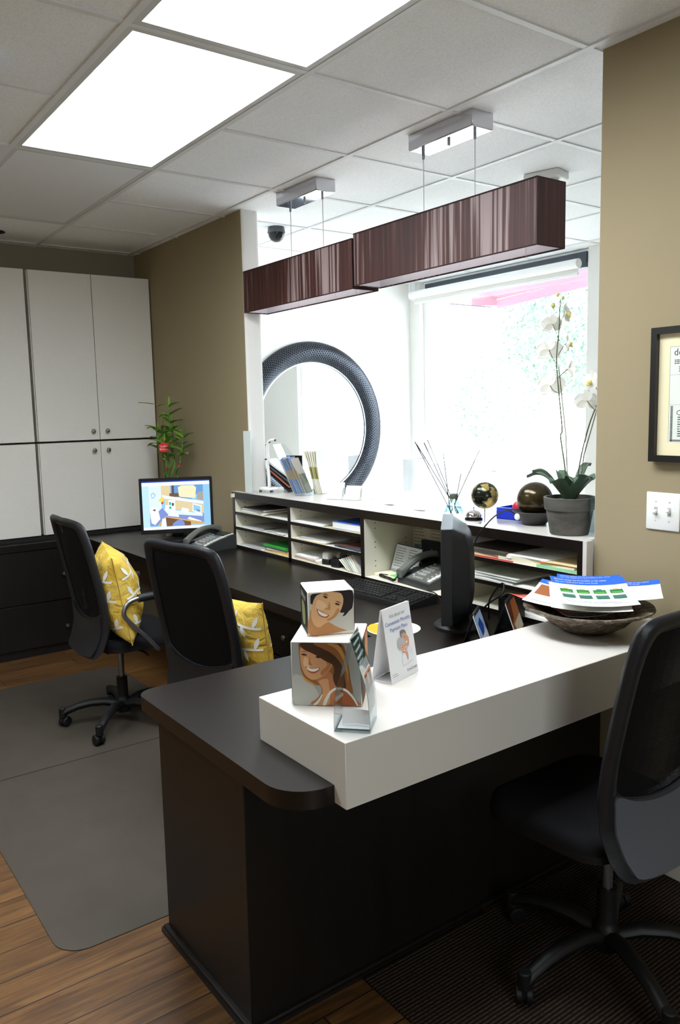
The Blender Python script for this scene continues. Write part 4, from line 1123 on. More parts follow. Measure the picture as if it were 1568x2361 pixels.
R(10, (.73, .35), (.86, .28), (.87, .46), (.74, .52)); R(3, (.745, .37), (.85, .31), (.855, .44), (.75, .49)); R(15, (.78, .40), (.83, .34), (.84, .36)); R(10, (.56, .36), (.67, .32), (.68, .40), (.58, .44))
R(10, (.36, .28), (.53, .24), (.52, .30), (.38, .33)); R(10, (.65, .20), (.84, .10), (.86, .14), (.68, .24))
R(16, (.20, .08), (.33, .27), (.90, .12), (.90, .08)); R(8, (.33, .25), (.70, .14), (.70, .06), (.33, .06)); R(10, (.28, .22), (.33, .24), (.34, .06), (.26, .06))
R(9, (.42, .06), (.44, .12), (.50, .18), (.56, .19), (.60, .14), (.61, .06)); R(3, (.90, .06), (1, .90))
obj('screen_picture', g, SCM, t)

# ------------------------------------------------------------------ keyboard, mouse pad, cables
t = thing('keyboard', 'black keyboard on the worktop below the open pigeonhole', 'keyboard', (-.93, -.185, DZ + .001), math.radians(4))
def kz(y): return .018 + .016 * (y + .085) / .17
mb = MB(); w, d = .245, .085
mb.add([(-w, -d, 0), (w, -d, 0), (w, d, 0), (-w, d, 0), (-w + .004, -d + .004, .018), (w - .004, -d + .004, .018), (w - .006, d - .004, .036), (-w + .006, d - .004, .036)], [(3, 2, 1, 0), (4, 5, 6, 7), (0, 1, 5, 4), (1, 2, 6, 5), (2, 3, 7, 6), (3, 0, 4, 7)])
obj('case', mb, BLK, t)
KEYB = M('key_black', (30, 30, 32), 0.35)
def key(x0, x1, y0, y1):
    keys = MB(); z = .018 + .018 * ((y0 + y1) / 2 + d) / (2 * d); e = .0022
    keys.add([(x0, y0, z), (x1, y0, z), (x1, y1, z), (x0, y1, z), (x0 + e, y0 + e, z + .007), (x1 - e, y0 + e, z + .007), (x1 - e, y1 - e * .5, z + .0085), (x0 + e, y1 - e * .5, z + .0085)], [(4, 5, 6, 7), (0, 1, 5, 4), (1, 2, 6, 5), (2, 3, 7, 6), (3, 0, 4, 7)])
    obj('key', keys, KEYB, t)
for r in range(6):
    y = -.070 + r * .0215 + (.008 if r == 5 else 0)
    for c in range(23):
        x = -.235 + c * .0204
        if c in (15, 19): continue
        if r == 0 and 4 <= c <= 9:
            if c == 4: keys_x = x
            if c == 9: key(keys_x, x + .018, y, y + .018)
            continue
        if r in (1, 2) and 16 <= c <= 18 and not (r == 1 and c == 17): continue
        key(x, x + .018, y, y + .018)
mb = MB(); mb.X = Matrix.Translation((.175, .066, .0345)); text_mb(mb, 'hp', .014, 0, 0); obj('logo', mb, flat(190, 190, 190), t)
mb = MB().lathe([(0, 0), (.098, 0), (.098, .002), (0, .002)], 40)
mb.m(1); X = mb.X
mb.poly([(-.095, -.02), (-.07, -.066), (-.02, -.093), (.04, -.087), (.082, -.05), (.096, .005), (.03, .012), (-.04, .02)], .0024, smooth=True)
tag(obj('mouse_pad', mb, [flat(236, 236, 230), flat(226, 158, 34)], loc=(-.515, -.465, DZ + .001)), 'round white and yellow mouse pad behind the payment plan card', 'mouse pad')
mb = MB().tube(spline([(-.72, -.22, DZ + .012), (-.66, -.30, DZ + .005), (-.60, -.36, DZ + .005), (-.545, -.41, DZ + .012)], 8), .0022, 6)
mb2 = MB().ball(-.535, -.425, DZ + .018, .028, .045, .017); 
ms = thing('computer_mouse', 'black corded computer mouse on the round pad', 'mouse', (0, 0, 0)); obj('mouse_body', mb2, BLK, ms); obj('mouse_cord', mb, BLK, ms)
def cable(label, pts, r=.0024, m=None):
    return tag(obj('cable', MB().tube(spline(pts, 10), r, 7), m or BLK), label, 'cable', 'loose cables on the desk')
cable('thin black cable looping over the shelf edge under the telephone', [(-.86, .0, .762), (-.80, -.03, .764), (-.72, -.06, DZ + .03), (-.62, -.10, DZ + .004), (-.50, -.09, DZ + .004)])
cable('grey cable curling on the worktop behind the keyboard end', [(-.66, .03, .760), (-.63, -.03, .765), (-.61, -.07, DZ + .02), (-.58, -.14, DZ + .005), (-.52, -.17, DZ + .005), (-.48, -.12, DZ + .02)], .0028, M('cable_grey', (110, 112, 112), .5))
cable('black cable looped behind the edge-on monitor', [(-.36, -.13, DZ + .01), (-.33, -.16, DZ + .09), (-.30, -.14, DZ + .15), (-.27, -.15, DZ + .16), (-.26, -.17, DZ + .13), (-.30, -.20, DZ + .09), (-.33, -.21, DZ + .05)], .0034)
t = thing('power_adapter', 'black power adapter block on the worktop behind the monitor', 'power adapter', (-.55, -.10, DZ + .001), .2)
obj('block', MB().box(-.045, .045, -.026, .026, 0, .034, .005, 2), PDARK, t)
t = thing('pen_pot', 'black desk pot behind the edge-on monitor', 'pen pot', (-.29, -.085, DZ + .001), .3)
mb = MB().box(-.036, .036, -.036, -.032, 0, .1).box(-.036, .036, .032, .036, 0, .1).box(-.036, -.032, -.032, .032, 0, .1).box(.032, .036, -.032, .032, 0, .1).box(-.036, .036, -.036, .036, 0, .004); obj('pot', mb, BLK, t)
t = thing('gooseneck_cable', 'black bent cable rising from the monitor over the counter edge', 'cable')
obj('stem', MB().tube(spline([(-.47, -.12, .80), (-.505, -.09, .93), (-.495, -.062, 1.02), (-.46, -.048, 1.078), (-.444, -.005, 1.118), (-.414, .028, 1.138), (-.392, .045, 1.124)], 10), .0032, 8), BLK, t)
obj('end_clip', MB().ball(-.385, .05, 1.113, .012, .009, .013), PLW, t)
# ------------------------------------------------------------------ portraits printed on the cubes and cards
def portrait(mb, layers, ax, ay, sx, sy, mats):
    """layers: (material, points in source pixels, smooth); mapped to the local x,y plane"""
    z = .0003
    for l in layers:
        m, pts = l[0], l[1]; sm = l[2] if len(l) > 2 else True
        if m not in mats: mats.append(m)
        mb.mi = mats.index(m); z += .00005
        mb.poly([((x - ax) * sx, (ay - y) * sy) for x, y in pts], z, smooth=sm)
SK1 = flat(214, 158, 112); SK1S = flat(186, 120, 78); SKH = flat(234, 190, 148); LIP = flat(176, 84, 74); TEETH = flat(242, 238, 228); EYE = flat(52, 38, 32); BROW = flat(110, 74, 46)
HAIRD = flat(74, 46, 28); HAIRB = flat(150, 98, 52); HAIRL = flat(200, 148, 84); HAIRK = flat(36, 28, 26); BG1 = flat(160, 162, 158); BG1L = flat(184, 184, 176); BG2 = flat(200, 197, 188); SK2 = flat(222, 174, 126); SK2S = flat(192, 136, 88)
WOMAN1 = [
 (BG1, [(318, 598), (940, 598), (940, 1173), (318, 1173)], False),
 (BG1L, [(330, 900), (480, 960), (560, 1100), (480, 1170), (330, 1160)]),
 (HAIRB, [(392, 604), (520, 600), (700, 602), (775, 606), (805, 660), (832, 800), (848, 930), (866, 1060), (800, 1030), (720, 1010), (560, 990), (500, 985), (440, 945), (405, 880), (390, 760), (385, 660)]),
 (SK1S, [(520, 900), (575, 1000), (580, 1060), (535, 1115), (500, 1171), (918, 1171), (885, 1115), (800, 1045), (725, 1010), (690, 900), (640, 860)]),
 (SK1, [(560, 950), (590, 1010), (590, 1075), (540, 1130), (520, 1171), (640, 1171), (660, 1080), (650, 980), (640, 930)]),
 (flat(164, 92, 54), [(720, 1040), (790, 1035), (850, 1080), (895, 1150), (900, 1171), (740, 1171), (715, 1100)]),
 (SK1, [(402, 650), (396, 740), (408, 830), (440, 900), (495, 938), (545, 932), (610, 895), (668, 835), (692, 770), (690, 700), (640, 640), (560, 612), (470, 606)]),
 (SKH, [(430, 740), (425, 800), (450, 850), (480, 830), (480, 770), (455, 735)]),
 (SK1S, [(600, 720), (660, 740), (680, 790), (650, 850), (590, 900), (580, 860), (640, 800)]),
 (EYE, [(405, 708), (430, 700), (462, 712), (432, 718)]), (BROW, [(400, 688), (430, 676), (466, 686), (430, 682)]),
 (EYE, [(535, 728), (560, 720), (592, 732), (560, 740)]), (BROW, [(520, 704), (560, 694), (606, 712), (560, 702)]),
 (SK1S, [(482, 730), (470, 790), (482, 806), (506, 802), (490, 780)]),
 (LIP, [(436, 818), (480, 834), (530, 832), (576, 828), (556, 862), (516, 880), (476, 868)]),
 (TEETH, [(448, 826), (490, 838), (530, 836), (568, 832), (545, 854), (512, 864), (476, 856)]),
 (HAIRD, [(400, 604), (430, 660), (520, 702), (620, 762), (690, 800), (700, 860), (690, 920), (720, 1000), (800, 1012), (802, 900), (770, 790), (730, 700), (770, 650), (745, 606), (560, 600)]),
 (HAIRB, [(520, 606), (600, 650), (690, 700), (760, 780), (790, 880), (812, 1000), (850, 1050), (838, 900), (815, 740), (770, 640), (700, 606)]),
 (HAIRL, [(640, 606), (720, 650), (780, 740), (812, 860), (828, 960), (822, 820), (790, 690), (740, 612)]),
 (HAIRL, [(402, 850), (430, 915), (500, 965), (545, 990), (480, 975), (425, 935)]),
 (PRINTW, [(590, 1171), (612, 1110), (650, 1050), (700, 1012), (760, 1006), (820, 1030), (875, 1095), (910, 1165), (900, 1168), (862, 1105), (810, 1048), (755, 1026), (705, 1032), (668, 1065), (640, 1120), (618, 1171)]),
 (PRINTW, [(500, 1171), (545, 1130), (582, 1075), (590, 1082), (560, 1140), (530, 1171)])]
WOMAN2 = [
 (BG2, [(478, 180), (886, 165), (888, 548), (486, 572)], False),
 (HAIRK, [(505, 186), (560, 176), (690, 166), (800, 163), (876, 168), (884, 250), (878, 330), (845, 365), (812, 402), (786, 408), (802, 378), (772, 372), (740, 360), (560, 300), (505, 272), (497, 220)]),
 (SK2S, [(486, 380), (500, 330), (540, 360), (640, 440), (680, 470), (740, 510), (806, 540), (800, 552), (487, 570)]),
 (SK2, [(560, 180), (525, 240), (508, 310), (500, 390), (525, 470), (570, 500), (620, 470), (670, 448), (725, 410), (765, 360), (792, 290), (795, 215), (770, 175), (680, 168)]),
 (flat(236, 194, 150), [(560, 240), (545, 300), (570, 330), (620, 330), (640, 290), (600, 250)]),
 (SK2S, [(740, 330), (760, 350), (725, 405), (670, 440), (640, 432), (700, 395)]),
 (HAIRK, [(505, 186), (498, 270), (522, 242), (552, 196), (600, 176), (560, 176)]),
 (HAIRK, [(690, 166), (770, 186), (796, 240), (790, 310), (766, 366), (800, 374), (850, 340), (884, 300), (884, 180), (800, 163)]),
 (EYE, [(612, 206), (632, 202), (655, 222), (634, 226)]), (BROW, [(606, 186), (636, 184), (668, 206), (636, 194)]),
 (EYE, [(716, 282), (742, 280), (764, 300), (740, 300)]), (BROW, [(722, 260), (752, 264), (780, 288), (750, 274)]),
 (SK2S, [(668, 262), (650, 320), (625, 318), (632, 330), (660, 340), (676, 330)]),
 (LIP, [(553, 324), (590, 348), (630, 374), (662, 390), (640, 412), (600, 404), (566, 376)]),
 (TEETH, [(562, 334), (594, 356), (632, 378), (652, 390), (630, 400), (600, 392), (572, 368)])]
COUPLE = [
 (flat(120, 122, 124), [(1240, 470), (1275, 460), (1300, 478), (1308, 520), (1290, 500), (1262, 505), (1248, 540)]),
 (flat(206, 156, 130), [(1250, 505), (1285, 495), (1308, 520), (1328, 560), (1325, 620), (1310, 642), (1290, 620), (1262, 560)]),
 (EYE, [(1276, 540), (1288, 536), (1290, 543)]), (TEETH, [(1288, 592), (1306, 586), (1302, 604)]),
 (flat(222, 226, 232), [(1300, 650), (1330, 640), (1356, 700), (1345, 760), (1290, 770), (1290, 680)]),
 (flat(176, 178, 182), [(1200, 548), (1230, 528), (1268, 545), (1285, 590), (1275, 640), (1245, 610), (1222, 650), (1200, 610)]),
 (flat(220, 164, 138), [(1225, 610), (1258, 596), (1282, 625), (1290, 690), (1272, 700), (1240, 668)]),
 (EYE, [(1238, 634), (1250, 630), (1252, 637)]), (EYE, [(1262, 622), (1272, 620), (1274, 627)]), (LIP, [(1246, 668), (1268, 655), (1276, 668), (1258, 686)]), (TEETH, [(1250, 668), (1266, 660), (1272, 668), (1258, 678)]),
 (flat(210, 150, 124), [(1262, 695), (1292, 690), (1296, 740), (1286, 776), (1272, 745)]),
 (flat(228, 232, 238), [(1240, 690), (1266, 700), (1284, 776), (1300, 745), (1300, 700), (1345, 740), (1345, 780), (1235, 800), (1225, 750)])]

# ------------------------------------------------------------------ photo cubes on the ledge
CUBEW = M('cube_white', (240, 236, 226), 0.35); CUBEE = M('cube_edge', (70, 74, 72), 0.4)
def cube(label, c, rz, s, h, z0, woman, src, group=None):
    """front face looks along -y locally"""
    t = thing('photo_cube', label, 'photo cube', (c[0], c[1], z0), rz, 'photo cubes stacked on the ledge')
    a = s / 2
    obj('box', MB().box(-a, a, -a, a, 0, h, .002, 1), CUBEW, t)
    mats = []; mb = MB(); mb.X = Matrix.Translation((-a + .002, -a - .0002, .002)) @ Euler((PI / 2, 0, 0)).to_matrix().to_4x4()
    x0, x1, y0, y1 = src
    portrait(mb, woman, x0, y1, (s - .004) / (x1 - x0), (h - .004) / (y1 - y0), mats); obj('portrait_print', mb, mats, t)
    mats = []; mb = MB(); mb.X = Matrix.Translation((a + .0002, -a + .002, .002)) @ Euler((PI / 2, 0, PI / 2)).to_matrix().to_4x4()
    w = s - .004; hh = h - .004
    L2 = [(flat(176, 120, 80), [(0, 0), (1, 0), (1, 1), (0, 1)], False), (HAIRD, [(.0, .1), (.5, .05), (.6, .5), (.35, .95), (0, .9)]), (SK1, [(.55, .1), (.9, .1), (.95, .5), (.7, .9), (.5, .6)]), (BG2, [(.8, .75), (1, .7), (1, 1), (.7, 1)], False)]
    portrait(mb, [(m, p, *r) for m, p, *r in L2], 0, 1, w, hh, mats); obj('side_print', mb, mats, t)
    mats = []; mb = MB(); mb.X = Matrix.Translation((-a - .0002, a - .002, .002)) @ Euler((PI / 2, 0, -PI / 2)).to_matrix().to_4x4()
    L3 = [(flat(40, 44, 46), [(0, 0), (1, 0), (1, 1), (0, 1)], False), (flat(160, 166, 120), [(.2, .35), (.6, .4), (.65, .8), (.3, .85)])]
    portrait(mb, [(m, p, *r) for m, p, *r in L3], 0, 1, w, hh, mats)
    mats.append(flat(220, 224, 220)); mb.mi = len(mats) - 1; text_mb(mb, 'Whiter', .026, w * .1, hh * .74, z=.0008); obj('side_print', mb, mats, t)
    mats = [flat(150, 150, 148)]; mb = MB(); mb.X = Matrix.Translation((0, 0, h + .0003))
    lines_mb(mb, a * .25, a * .75, a * .8, a * .5, 3, .0035); lines_mb(mb, -a * .6, -a * .2, -.1 * a, -.6 * a, 3, .003); obj('top_print', mb, mats, t)
    return t
cube('large photo cube with a smiling blonde woman, lower one of the stack', (.128, -1.200), math.radians(47), .166, .155, LZ + .0008, WOMAN1, (318, 940, 598, 1173))
cube('small photo cube with a smiling dark haired woman, on top of the larger cube', (.100, -1.188), math.radians(65), .113, .108, LZ + .1563, WOMAN2, (478, 888, 165, 572))

# ------------------------------------------------------------------ tent cards
CARDW = M('card_white', (238, 238, 240), 0.4)
t = thing('tent_card', 'white folded payment plan card with a grey haired couple on the ledge', 'tent card', (.1245, -.993, LZ + .0006), math.radians(107))
L_, D_, Ht = .128, .062, .186
def slope_front(u, v): return (-L_ / 2 + L_ * u, -D_ / 2 + (D_ / 2 - .002) * v, Ht * v)
mb = MB().sheet(slope_front, 1, 6, .0012); obj('front_panel', mb, CARDW, t)
mb = MB().sheet(lambda u, v: (L_ / 2 - L_ * u, D_ / 2 - (D_ / 2 - .002) * v, Ht * v), 1, 6, .0012); obj('rear_panel', mb, CARDW, t)
mb = MB().box(-L_ / 2, L_ / 2, -D_ / 2, D_ / 2, 0, .0012); obj('base_flap', mb, CARDW, t)
mb = MB().sheet(lambda u, v: (-L_ / 2 + .004 + (L_ - .008) * u, D_ / 2 - .004 - .03 * v, .001 + .02 * v), 1, 3, .0008); obj('tuck_flap', mb, CARDW, t)
mb = MB(); ang = math.atan2(Ht, D_ / 2 - .002)
mb.X = Matrix.Translation((-L_ / 2, -D_ / 2, 0)) @ Euler((ang, 0, 0)).to_matrix().to_4x4() @ Matrix.Translation((0, 0, .0012))
mats = [flat(120, 126, 136), flat(40, 86, 170), flat(60, 62, 70)]
Hs = math.hypot(Ht, D_ / 2)
text_mb(mb, 'Ask about our', .0125, L_ * .5, Hs * .865, 'CENTER', .0004)
mb.mi = 1; text_mb(mb, 'Convenient Monthly', .0142, L_ * .5, Hs * .765, 'CENTER', .0004); text_mb(mb, 'Payment Plans', .0142, L_ * .5, Hs * .675, 'CENTER', .0004)
mb.mi = 2; text_mb(mb, 'CareCredit', .0105, L_ * .96, Hs * .07, 'RIGHT', .0004)
mb.mi = 0; lines_mb(mb, .006, .035, .022, .012, 2, .0012, .0004)
obj('printing', mb, mats, t)
mb2 = MB(); mb2.X = mb.X @ Matrix.Translation((L_ * .36, Hs * .18, 0)); mats = []
portrait(mb2, COUPLE, 1195, 800, .00042, .00026, mats)
obj('couple_portrait', mb2, mats, t)

t = thing('acrylic_tent', 'clear acrylic tent holder with a green card, at the ledge corner', 'sign holder', (.352, -1.306, LZ + .0006), math.radians(43))
W_, P_, H2 = .078, .098, .208
def tri(s, y, v):  # bowed sides meeting at a ridge along local y
    return (s * (W_ / 2 * (1 - v) - .012 * math.sin(PI * v) * (1 if v < .6 else .7) * (-1)), y, H2 * v)
for s in (-1, 1):
    mb = MB().sheet(lambda u, v, s=s: tri(s, P_ * (u if s < 0 else 1 - u), v), 1, 10, .002); obj('side_panel', mb, CLEAR, t)
obj('base_plate', MB().box(-W_ / 2, W_ / 2, 0, P_, 0, .002), CLEAR, t)
mb = MB().sheet(lambda u, v: (-W_ / 2 + .004 + (W_ - .008) * u, .014 + .07 * v, .0035 + .002 * v), 2, 4, .0008); obj('base_card', mb, CARDW, t)
mb = MB().sheet(lambda u, v: (-W_ / 2 + .012 + (W_ - .016) * u, .03 + .006 * math.sin(u * 3) + .004 * v, .006 + .032 * v), 4, 3, .0008); obj('folded_flap', mb, CARDW, t)
mb = MB(); mats = [flat(226, 224, 218), flat(52, 104, 92), flat(232, 240, 236), flat(190, 130, 92), flat(120, 70, 48)]
def on_side(u, v): x, y, z = tri(1, .004 + (P_ - .008) * u, v); return (x - .0016, y, z)
def band(m, u0, u1, v0, v1, off=0.0):
    mb.mi = m; mb.sheet(lambda a, b_: tuple(c + (off if i == 0 else 0) for i, c in enumerate(on_side(u1 + (u0 - u1) * a, v0 + (v1 - v0) * b_))), 2, 6)
band(0, 0, 1, .16, .99); band(1, 0, 1, .66, .985, .0003)
band(3, .1, .95, .40, .62, .0003); band(4, .15, .4, .42, .58, .0006); band(4, .6, .85, .42, .6, .0006); band(2, .1, .9, .33, .38, .0004)
for k, (v0, wd) in enumerate(((.90, .8), (.83, .7), (.76, .85), (.70, .6))): band(2, .1, .1 + wd * .9, v0, v0 + .025, .0006)
obj('insert_card', mb, mats, t)

# ------------------------------------------------------------------ bowl of leaflets
BX, BY = .176, -.262
prof = [(0, .0), (.06, .0), (.075, .002), (.115, .024), (.142, .050), (.151, .058), (.188, .069), (.196, .073), (.194, .078), (.178, .077), (.154, .070), (.133, .054), (.104, .030), (.066, .013), (0, .009)]
mb = MB().lathe(prof, 64, cap=False); tag(obj('wooden_bowl', mb, m_bowl(), loc=(BX, BY, LZ + .0005), sharp=60), 'wide weathered wooden bowl holding leaflets at the end of the ledge', 'bowl')
BLUE = flat(44, 98, 196); NAVY = flat(34, 70, 160); GRN = flat(44, 122, 62); GRN2 = flat(58, 112, 98); OR = flat(228, 168, 70)
def leaflet(label, ctr, z, rz, w, h, kind, tilt=(0, 0), bend=.02, seed=1, cat='leaflet'):
    """sheet lying in the bowl; local x across, y up the page"""
    rnd = random.Random(seed)
    t = thing('leaflet', label, cat, (ctr[0], ctr[1], z), 0, 'dental leaflets in the bowl' if False else 'leaflets lying in the wooden bowl'); t.rotation_euler = (tilt[0], tilt[1], rz)
    def S(x, y, off=0.0):
        return (x, y, bend * ((2 * x / w) ** 2) * .7 + bend * .5 * ((2 * y / h) ** 2) + off)
    base = {'red': flat(206, 70, 66), 'maroon': flat(132, 30, 44)}.get(kind, PAPER)
    nx, ny = 10, 10
    obj('sheet', MB().sheet(lambda u, v: S(-w / 2 + w * u, -h / 2 + h * v), nx, ny, .0007), base, t)
    mats = []; mb = MB(); z_ = [.0005]
    def R(m, x0, x1, y0, y1, n=6):
        if m not in mats: mats.append(m)
        mb.mi = mats.index(m); z_[0] += .00008
        mb.sheet(lambda u, v: S(-w / 2 + w * (x0 + (x1 - x0) * u), -h / 2 + h * (y0 + (y1 - y0) * v), z_[0]), n, n)
    def T(m, s, size, x, y, al='LEFT'):
        if m not in mats: mats.append(m)
        mb.mi = mats.index(m); n0 = len(mb.V); z_[0] += .00008
        X = mb.X; mb.X = Matrix.Identity(4); text_mb(mb, s, size, -w / 2 + w * x, -h / 2 + h * y, al); mb.X = X
        for i in range(n0, len(mb.V)): mb.V[i] = S(mb.V[i][0], mb.V[i][1], z_[0] + .0016)
    if kind in ('blue_top', 'front'):
        R(BLUE, 0, 1, .80, 1)
        T(PAPER, 'Because plaque can be invisible to the naked', .0088, .05, .91); T(PAPER, 'eye, you need more than your brush', .0088, .05, .84)
    if kind == 'front':
        for r in range(2):
            for c in range(4):
                x0 = .08 + .22 * c; y0 = .52 - .20 * r
                R(GRN if r == 0 else GRN2, x0, x0 + .17, y0, y0 + .12, 3)
                if r == 0: R(flat(106, 170, 74), x0 + .02, x0 + .15, y0 + .015, y0 + .045, 2); R(OR if c != 2 else NAVY, x0 + .05, x0 + .12, y0 + .12, y0 + .145, 2)
        G = flat(120, 124, 130)
        for k in range(3): R(G, .1, .9 - .1 * rnd.random(), .2 - .05 * k, .2 - .05 * k + .012, 2)
        for c in range(4): R(G, .08 + .22 * c, .2 + .22 * c, .69, .70, 2)
    if kind == 'photo':
        R(BLUE, 0, 1, .86, 1); R(flat(206, 142, 92), .05, .72, .42, .82); R(flat(232, 180, 130), .2, .66, .5, .72); R(flat(150, 92, 56), .05, .3, .42, .8); R(flat(214, 110, 100), .44, .6, .53, .58); R(flat(240, 216, 60), .78, .9, .46, .56); T(NAVY, 'See the difference', .011, .08, .20); R(flat(120, 124, 130), .08, .8, .12, .135)
        T(PAPER, 'can be invisible', .010, .1, .90)
    if kind == 'red': R(flat(236, 140, 130), .05, .6, .4, .9); R(PAPER, .1, .5, .5, .53); R(PAPER, .1, .5, .6, .63)
    if kind == 'maroon': R(flat(190, 80, 90), .2, .8, .3, .34); R(flat(220, 200, 200), .3, .6, .55, .57)
    if kind == 'grey': R(flat(120, 122, 126), .0, 1, .0, .3); R(flat(60, 64, 70), .1, .9, .06, .12)
    if mats: obj('printing', mb, mats, t)
    return t
bz = LZ + .060
leaflet('grey leaflet at the bottom of the pile in the wooden bowl', (.155, -.275), bz, 1.0, .15, .21, 'grey', (.0, -.05), .012, 1)
leaflet('red leaflet sticking out of the bowl on the monitor side', (.075, -.325), bz + .014, 1.5, .14, .20, 'red', (.03, .10), .012, 2)
leaflet('maroon leaflet at the back of the bowl, below the blue headers', (.08, -.20), bz + .032, 1.05, .14, .20, 'maroon', (.10, .04), .010, 3)
leaflet('blue headed leaflet with a smile photo, leaning out on the monitor side', (.115, -.300), bz + .036, .42, .20, .22, 'photo', (.10, .05), .012, 4)
leaflet('blue headed leaflet upright at the back of the bowl near the wall', (.115, -.165), bz + .050, .75, .20, .19, 'blue_top', (.10, .0), .010, 5)
leaflet('blue headed leaflet poking out of the bowl towards the light switch', (.250, -.175), bz + .056, .62, .20, .18, 'blue_top', (.10, -.06), .010, 6)
leaflet('plain white sheet under the topmost leaflet in the bowl', (.20, -.29), bz + .042, .72, .23, .20, 'plain', (.17, .02), .012, 7)
leaflet('topmost leaflet in the bowl, with rows of green pictures', (.21, -.285), bz + .060, .86, .225, .20, 'front', (.20, .02), .014, 8)

# ------------------------------------------------------------------ flip calendars by the monitor
def easel(label, loc, rz, w, h, spread, cols):
    t = thing('flip_calendar', label, 'calendar', loc, rz, 'spiral bound flip calendars beside the bowl')
    for s in (-1, 1):
        mb = MB().sheet(lambda u, v, s=s: (s * spread / 2 * (1 - v), (-w / 2 + w * u) * s * -1, h * v), 2, 2, .0022); obj('cover', mb, BLK if s < 0 else CARDW, t)
    mats = []; mb = MB(); a = math.atan2(h, spread / 2)
    mb.X = frame_X((spread / 2 + .002, -w / 2, .001), (0, 1, 0), (-spread / 2, 0, h))
    L3 = [(m, p) for m, p in cols]
    portrait(mb, [(m, p, False) for m, p in L3], 0, 1, w, math.hypot(h, spread / 2), mats); obj('picture', mb, mats, t)
    n = 20; mb = MB(); pts = []
    for k in range(n * 8 + 1):
        q = 2 * PI * k / 8; pts.append((.006 * math.cos(q), -w / 2 + w * k / (n * 8), h + .001 + .006 * math.sin(q)))
    obj('spiral_binding', MB().tube(pts, .0011, 5), BLK, t)
SKYB = flat(170, 196, 232)
easel('small flip calendar with a blue picture, in front of the edge-on monitor', (-.20, -.365, DZ + .001), math.radians(36), .13, .108, .075, [(SKYB, [(0, 0), (1, 0), (1, 1), (0, 1)]), (NAVY, [(.2, .3), (.6, .2), (.8, .5), (.5, .8), (.3, .7)]), (flat(230, 236, 244), [(0, .75), (1, .65), (1, 1), (0, 1)])])
easel('small flip calendar with an autumn brown picture, between bowl and monitor', (-.20, -.20, DZ + .001), math.radians(31), .14, .125, .085, [(flat(176, 104, 46), [(0, 0), (1, 0), (1, 1), (0, 1)]), (flat(98, 48, 22), [(0, 0), (.5, 0), (.3, .5), (0, .6)]), (flat(226, 214, 190), [(.2, .62), (1, .5), (1, .85), (.3, .95)]), (flat(60, 34, 24), [(0, .85), (1, .9), (1, 1), (0, 1)])])

# ------------------------------------------------------------------ things standing on the counter top
Z0 = ZC + .0006
t = thing('sign_holder', 'tall frosted acrylic sign holder beside the pillar', 'sign holder', (-2.325, -.008, Z0), math.radians(28))
obj('panel', MB().prism(rounded([(-.024, -.026, 0), (.024, -.026, 0), (.024, -.022, 0), (-.024, -.022, 0)], 2), .006, .355), M('frosted_panel', (206, 214, 210), 0.35), t)
obj('foot', MB().box(-.028, .028, -.028, .03, 0, .006, .002, 1), MILKY, t)
t = thing('display_stand', 'white curved display stand with a ring foot, beside the pillar', 'display stand', (-2.262, .075, Z0), 0.5)
mb = MB().tube([(.052 * math.cos(a * PI / 12), .036 * math.sin(a * PI / 12), .022) for a in range(24)], .009, 8, closed=True); obj('ring_foot', mb, PLW, t)
mb = MB().tube(spline([(0, 0, .02), (0, .002, .07), (-.006, .004, .13), (-.012, .004, .165), (-.006, .002, .20), (-.006, 0, .25), (.0, 0, .28), (.018, 0, .298), (.045, 0, .300)], 6), [.010] * 14 + [.012] * 12 + [.010] * 8 + [.009] * 15, 10)
obj('post', mb, PLW, t)
mb = MB(); mb.box(.042, .054, -.006, .006, .293, .305, .002, 1).box(-.014, -.004, -.006, .006, .266, .276).box(.012, .022, -.010, -.003, .284, .292).box(-.016, -.004, -.013, -.009, .188, .196)
for a in (-.8, .8): mb.box(.05 * math.sin(a) - .006, .05 * math.sin(a) + .006, -.046, -.030, .006, .016)
obj('dark_clip', mb, PDARK, t)
t = thing('acrylic_tray', 'clear acrylic tray under the white curved display stand', 'tray', (-2.262, .075, ZC - .0005), .5)
obj('plate', MB().box(-.075, .085, -.05, .055, .0002, .001), MILKY, t)

def booklets(n, t0, w, h, th, cols, name, cat, labels, lean, x0, y, z, rz, group, xstep=None):
    for k in range(n):
        b = MB().box(-w / 2, w / 2, 0, th, 0, h)
        tt = thing(name, labels[k], cat, (x0[0] + (xstep or th) * k * math.sin(-rz), x0[1] + (xstep or th) * k * math.cos(rz), z), rz, group)
        tt.rotation_euler = (lean, 0, rz)
        obj('pages', b, cols[k % len(cols)][0], tt)
        m = MB(); m.X = Matrix.Translation((0, -.0004, 0)) @ Euler((PI / 2, 0, 0)).to_matrix().to_4x4()
        m.add([(-w / 2, 0, 0), (w / 2, 0, 0), (w / 2, h, 0), (-w / 2, h, 0)], [(0, 1, 2, 3)]); m.mi = 1
        m.add([(-w / 2, h * .55, .0002), (w / 2, h * .55, .0002), (w / 2, h * .85, .0002), (-w / 2, h * .85, .0002)], [(0, 1, 2, 3)])
        obj('cover', m, cols[k % len(cols)], tt)
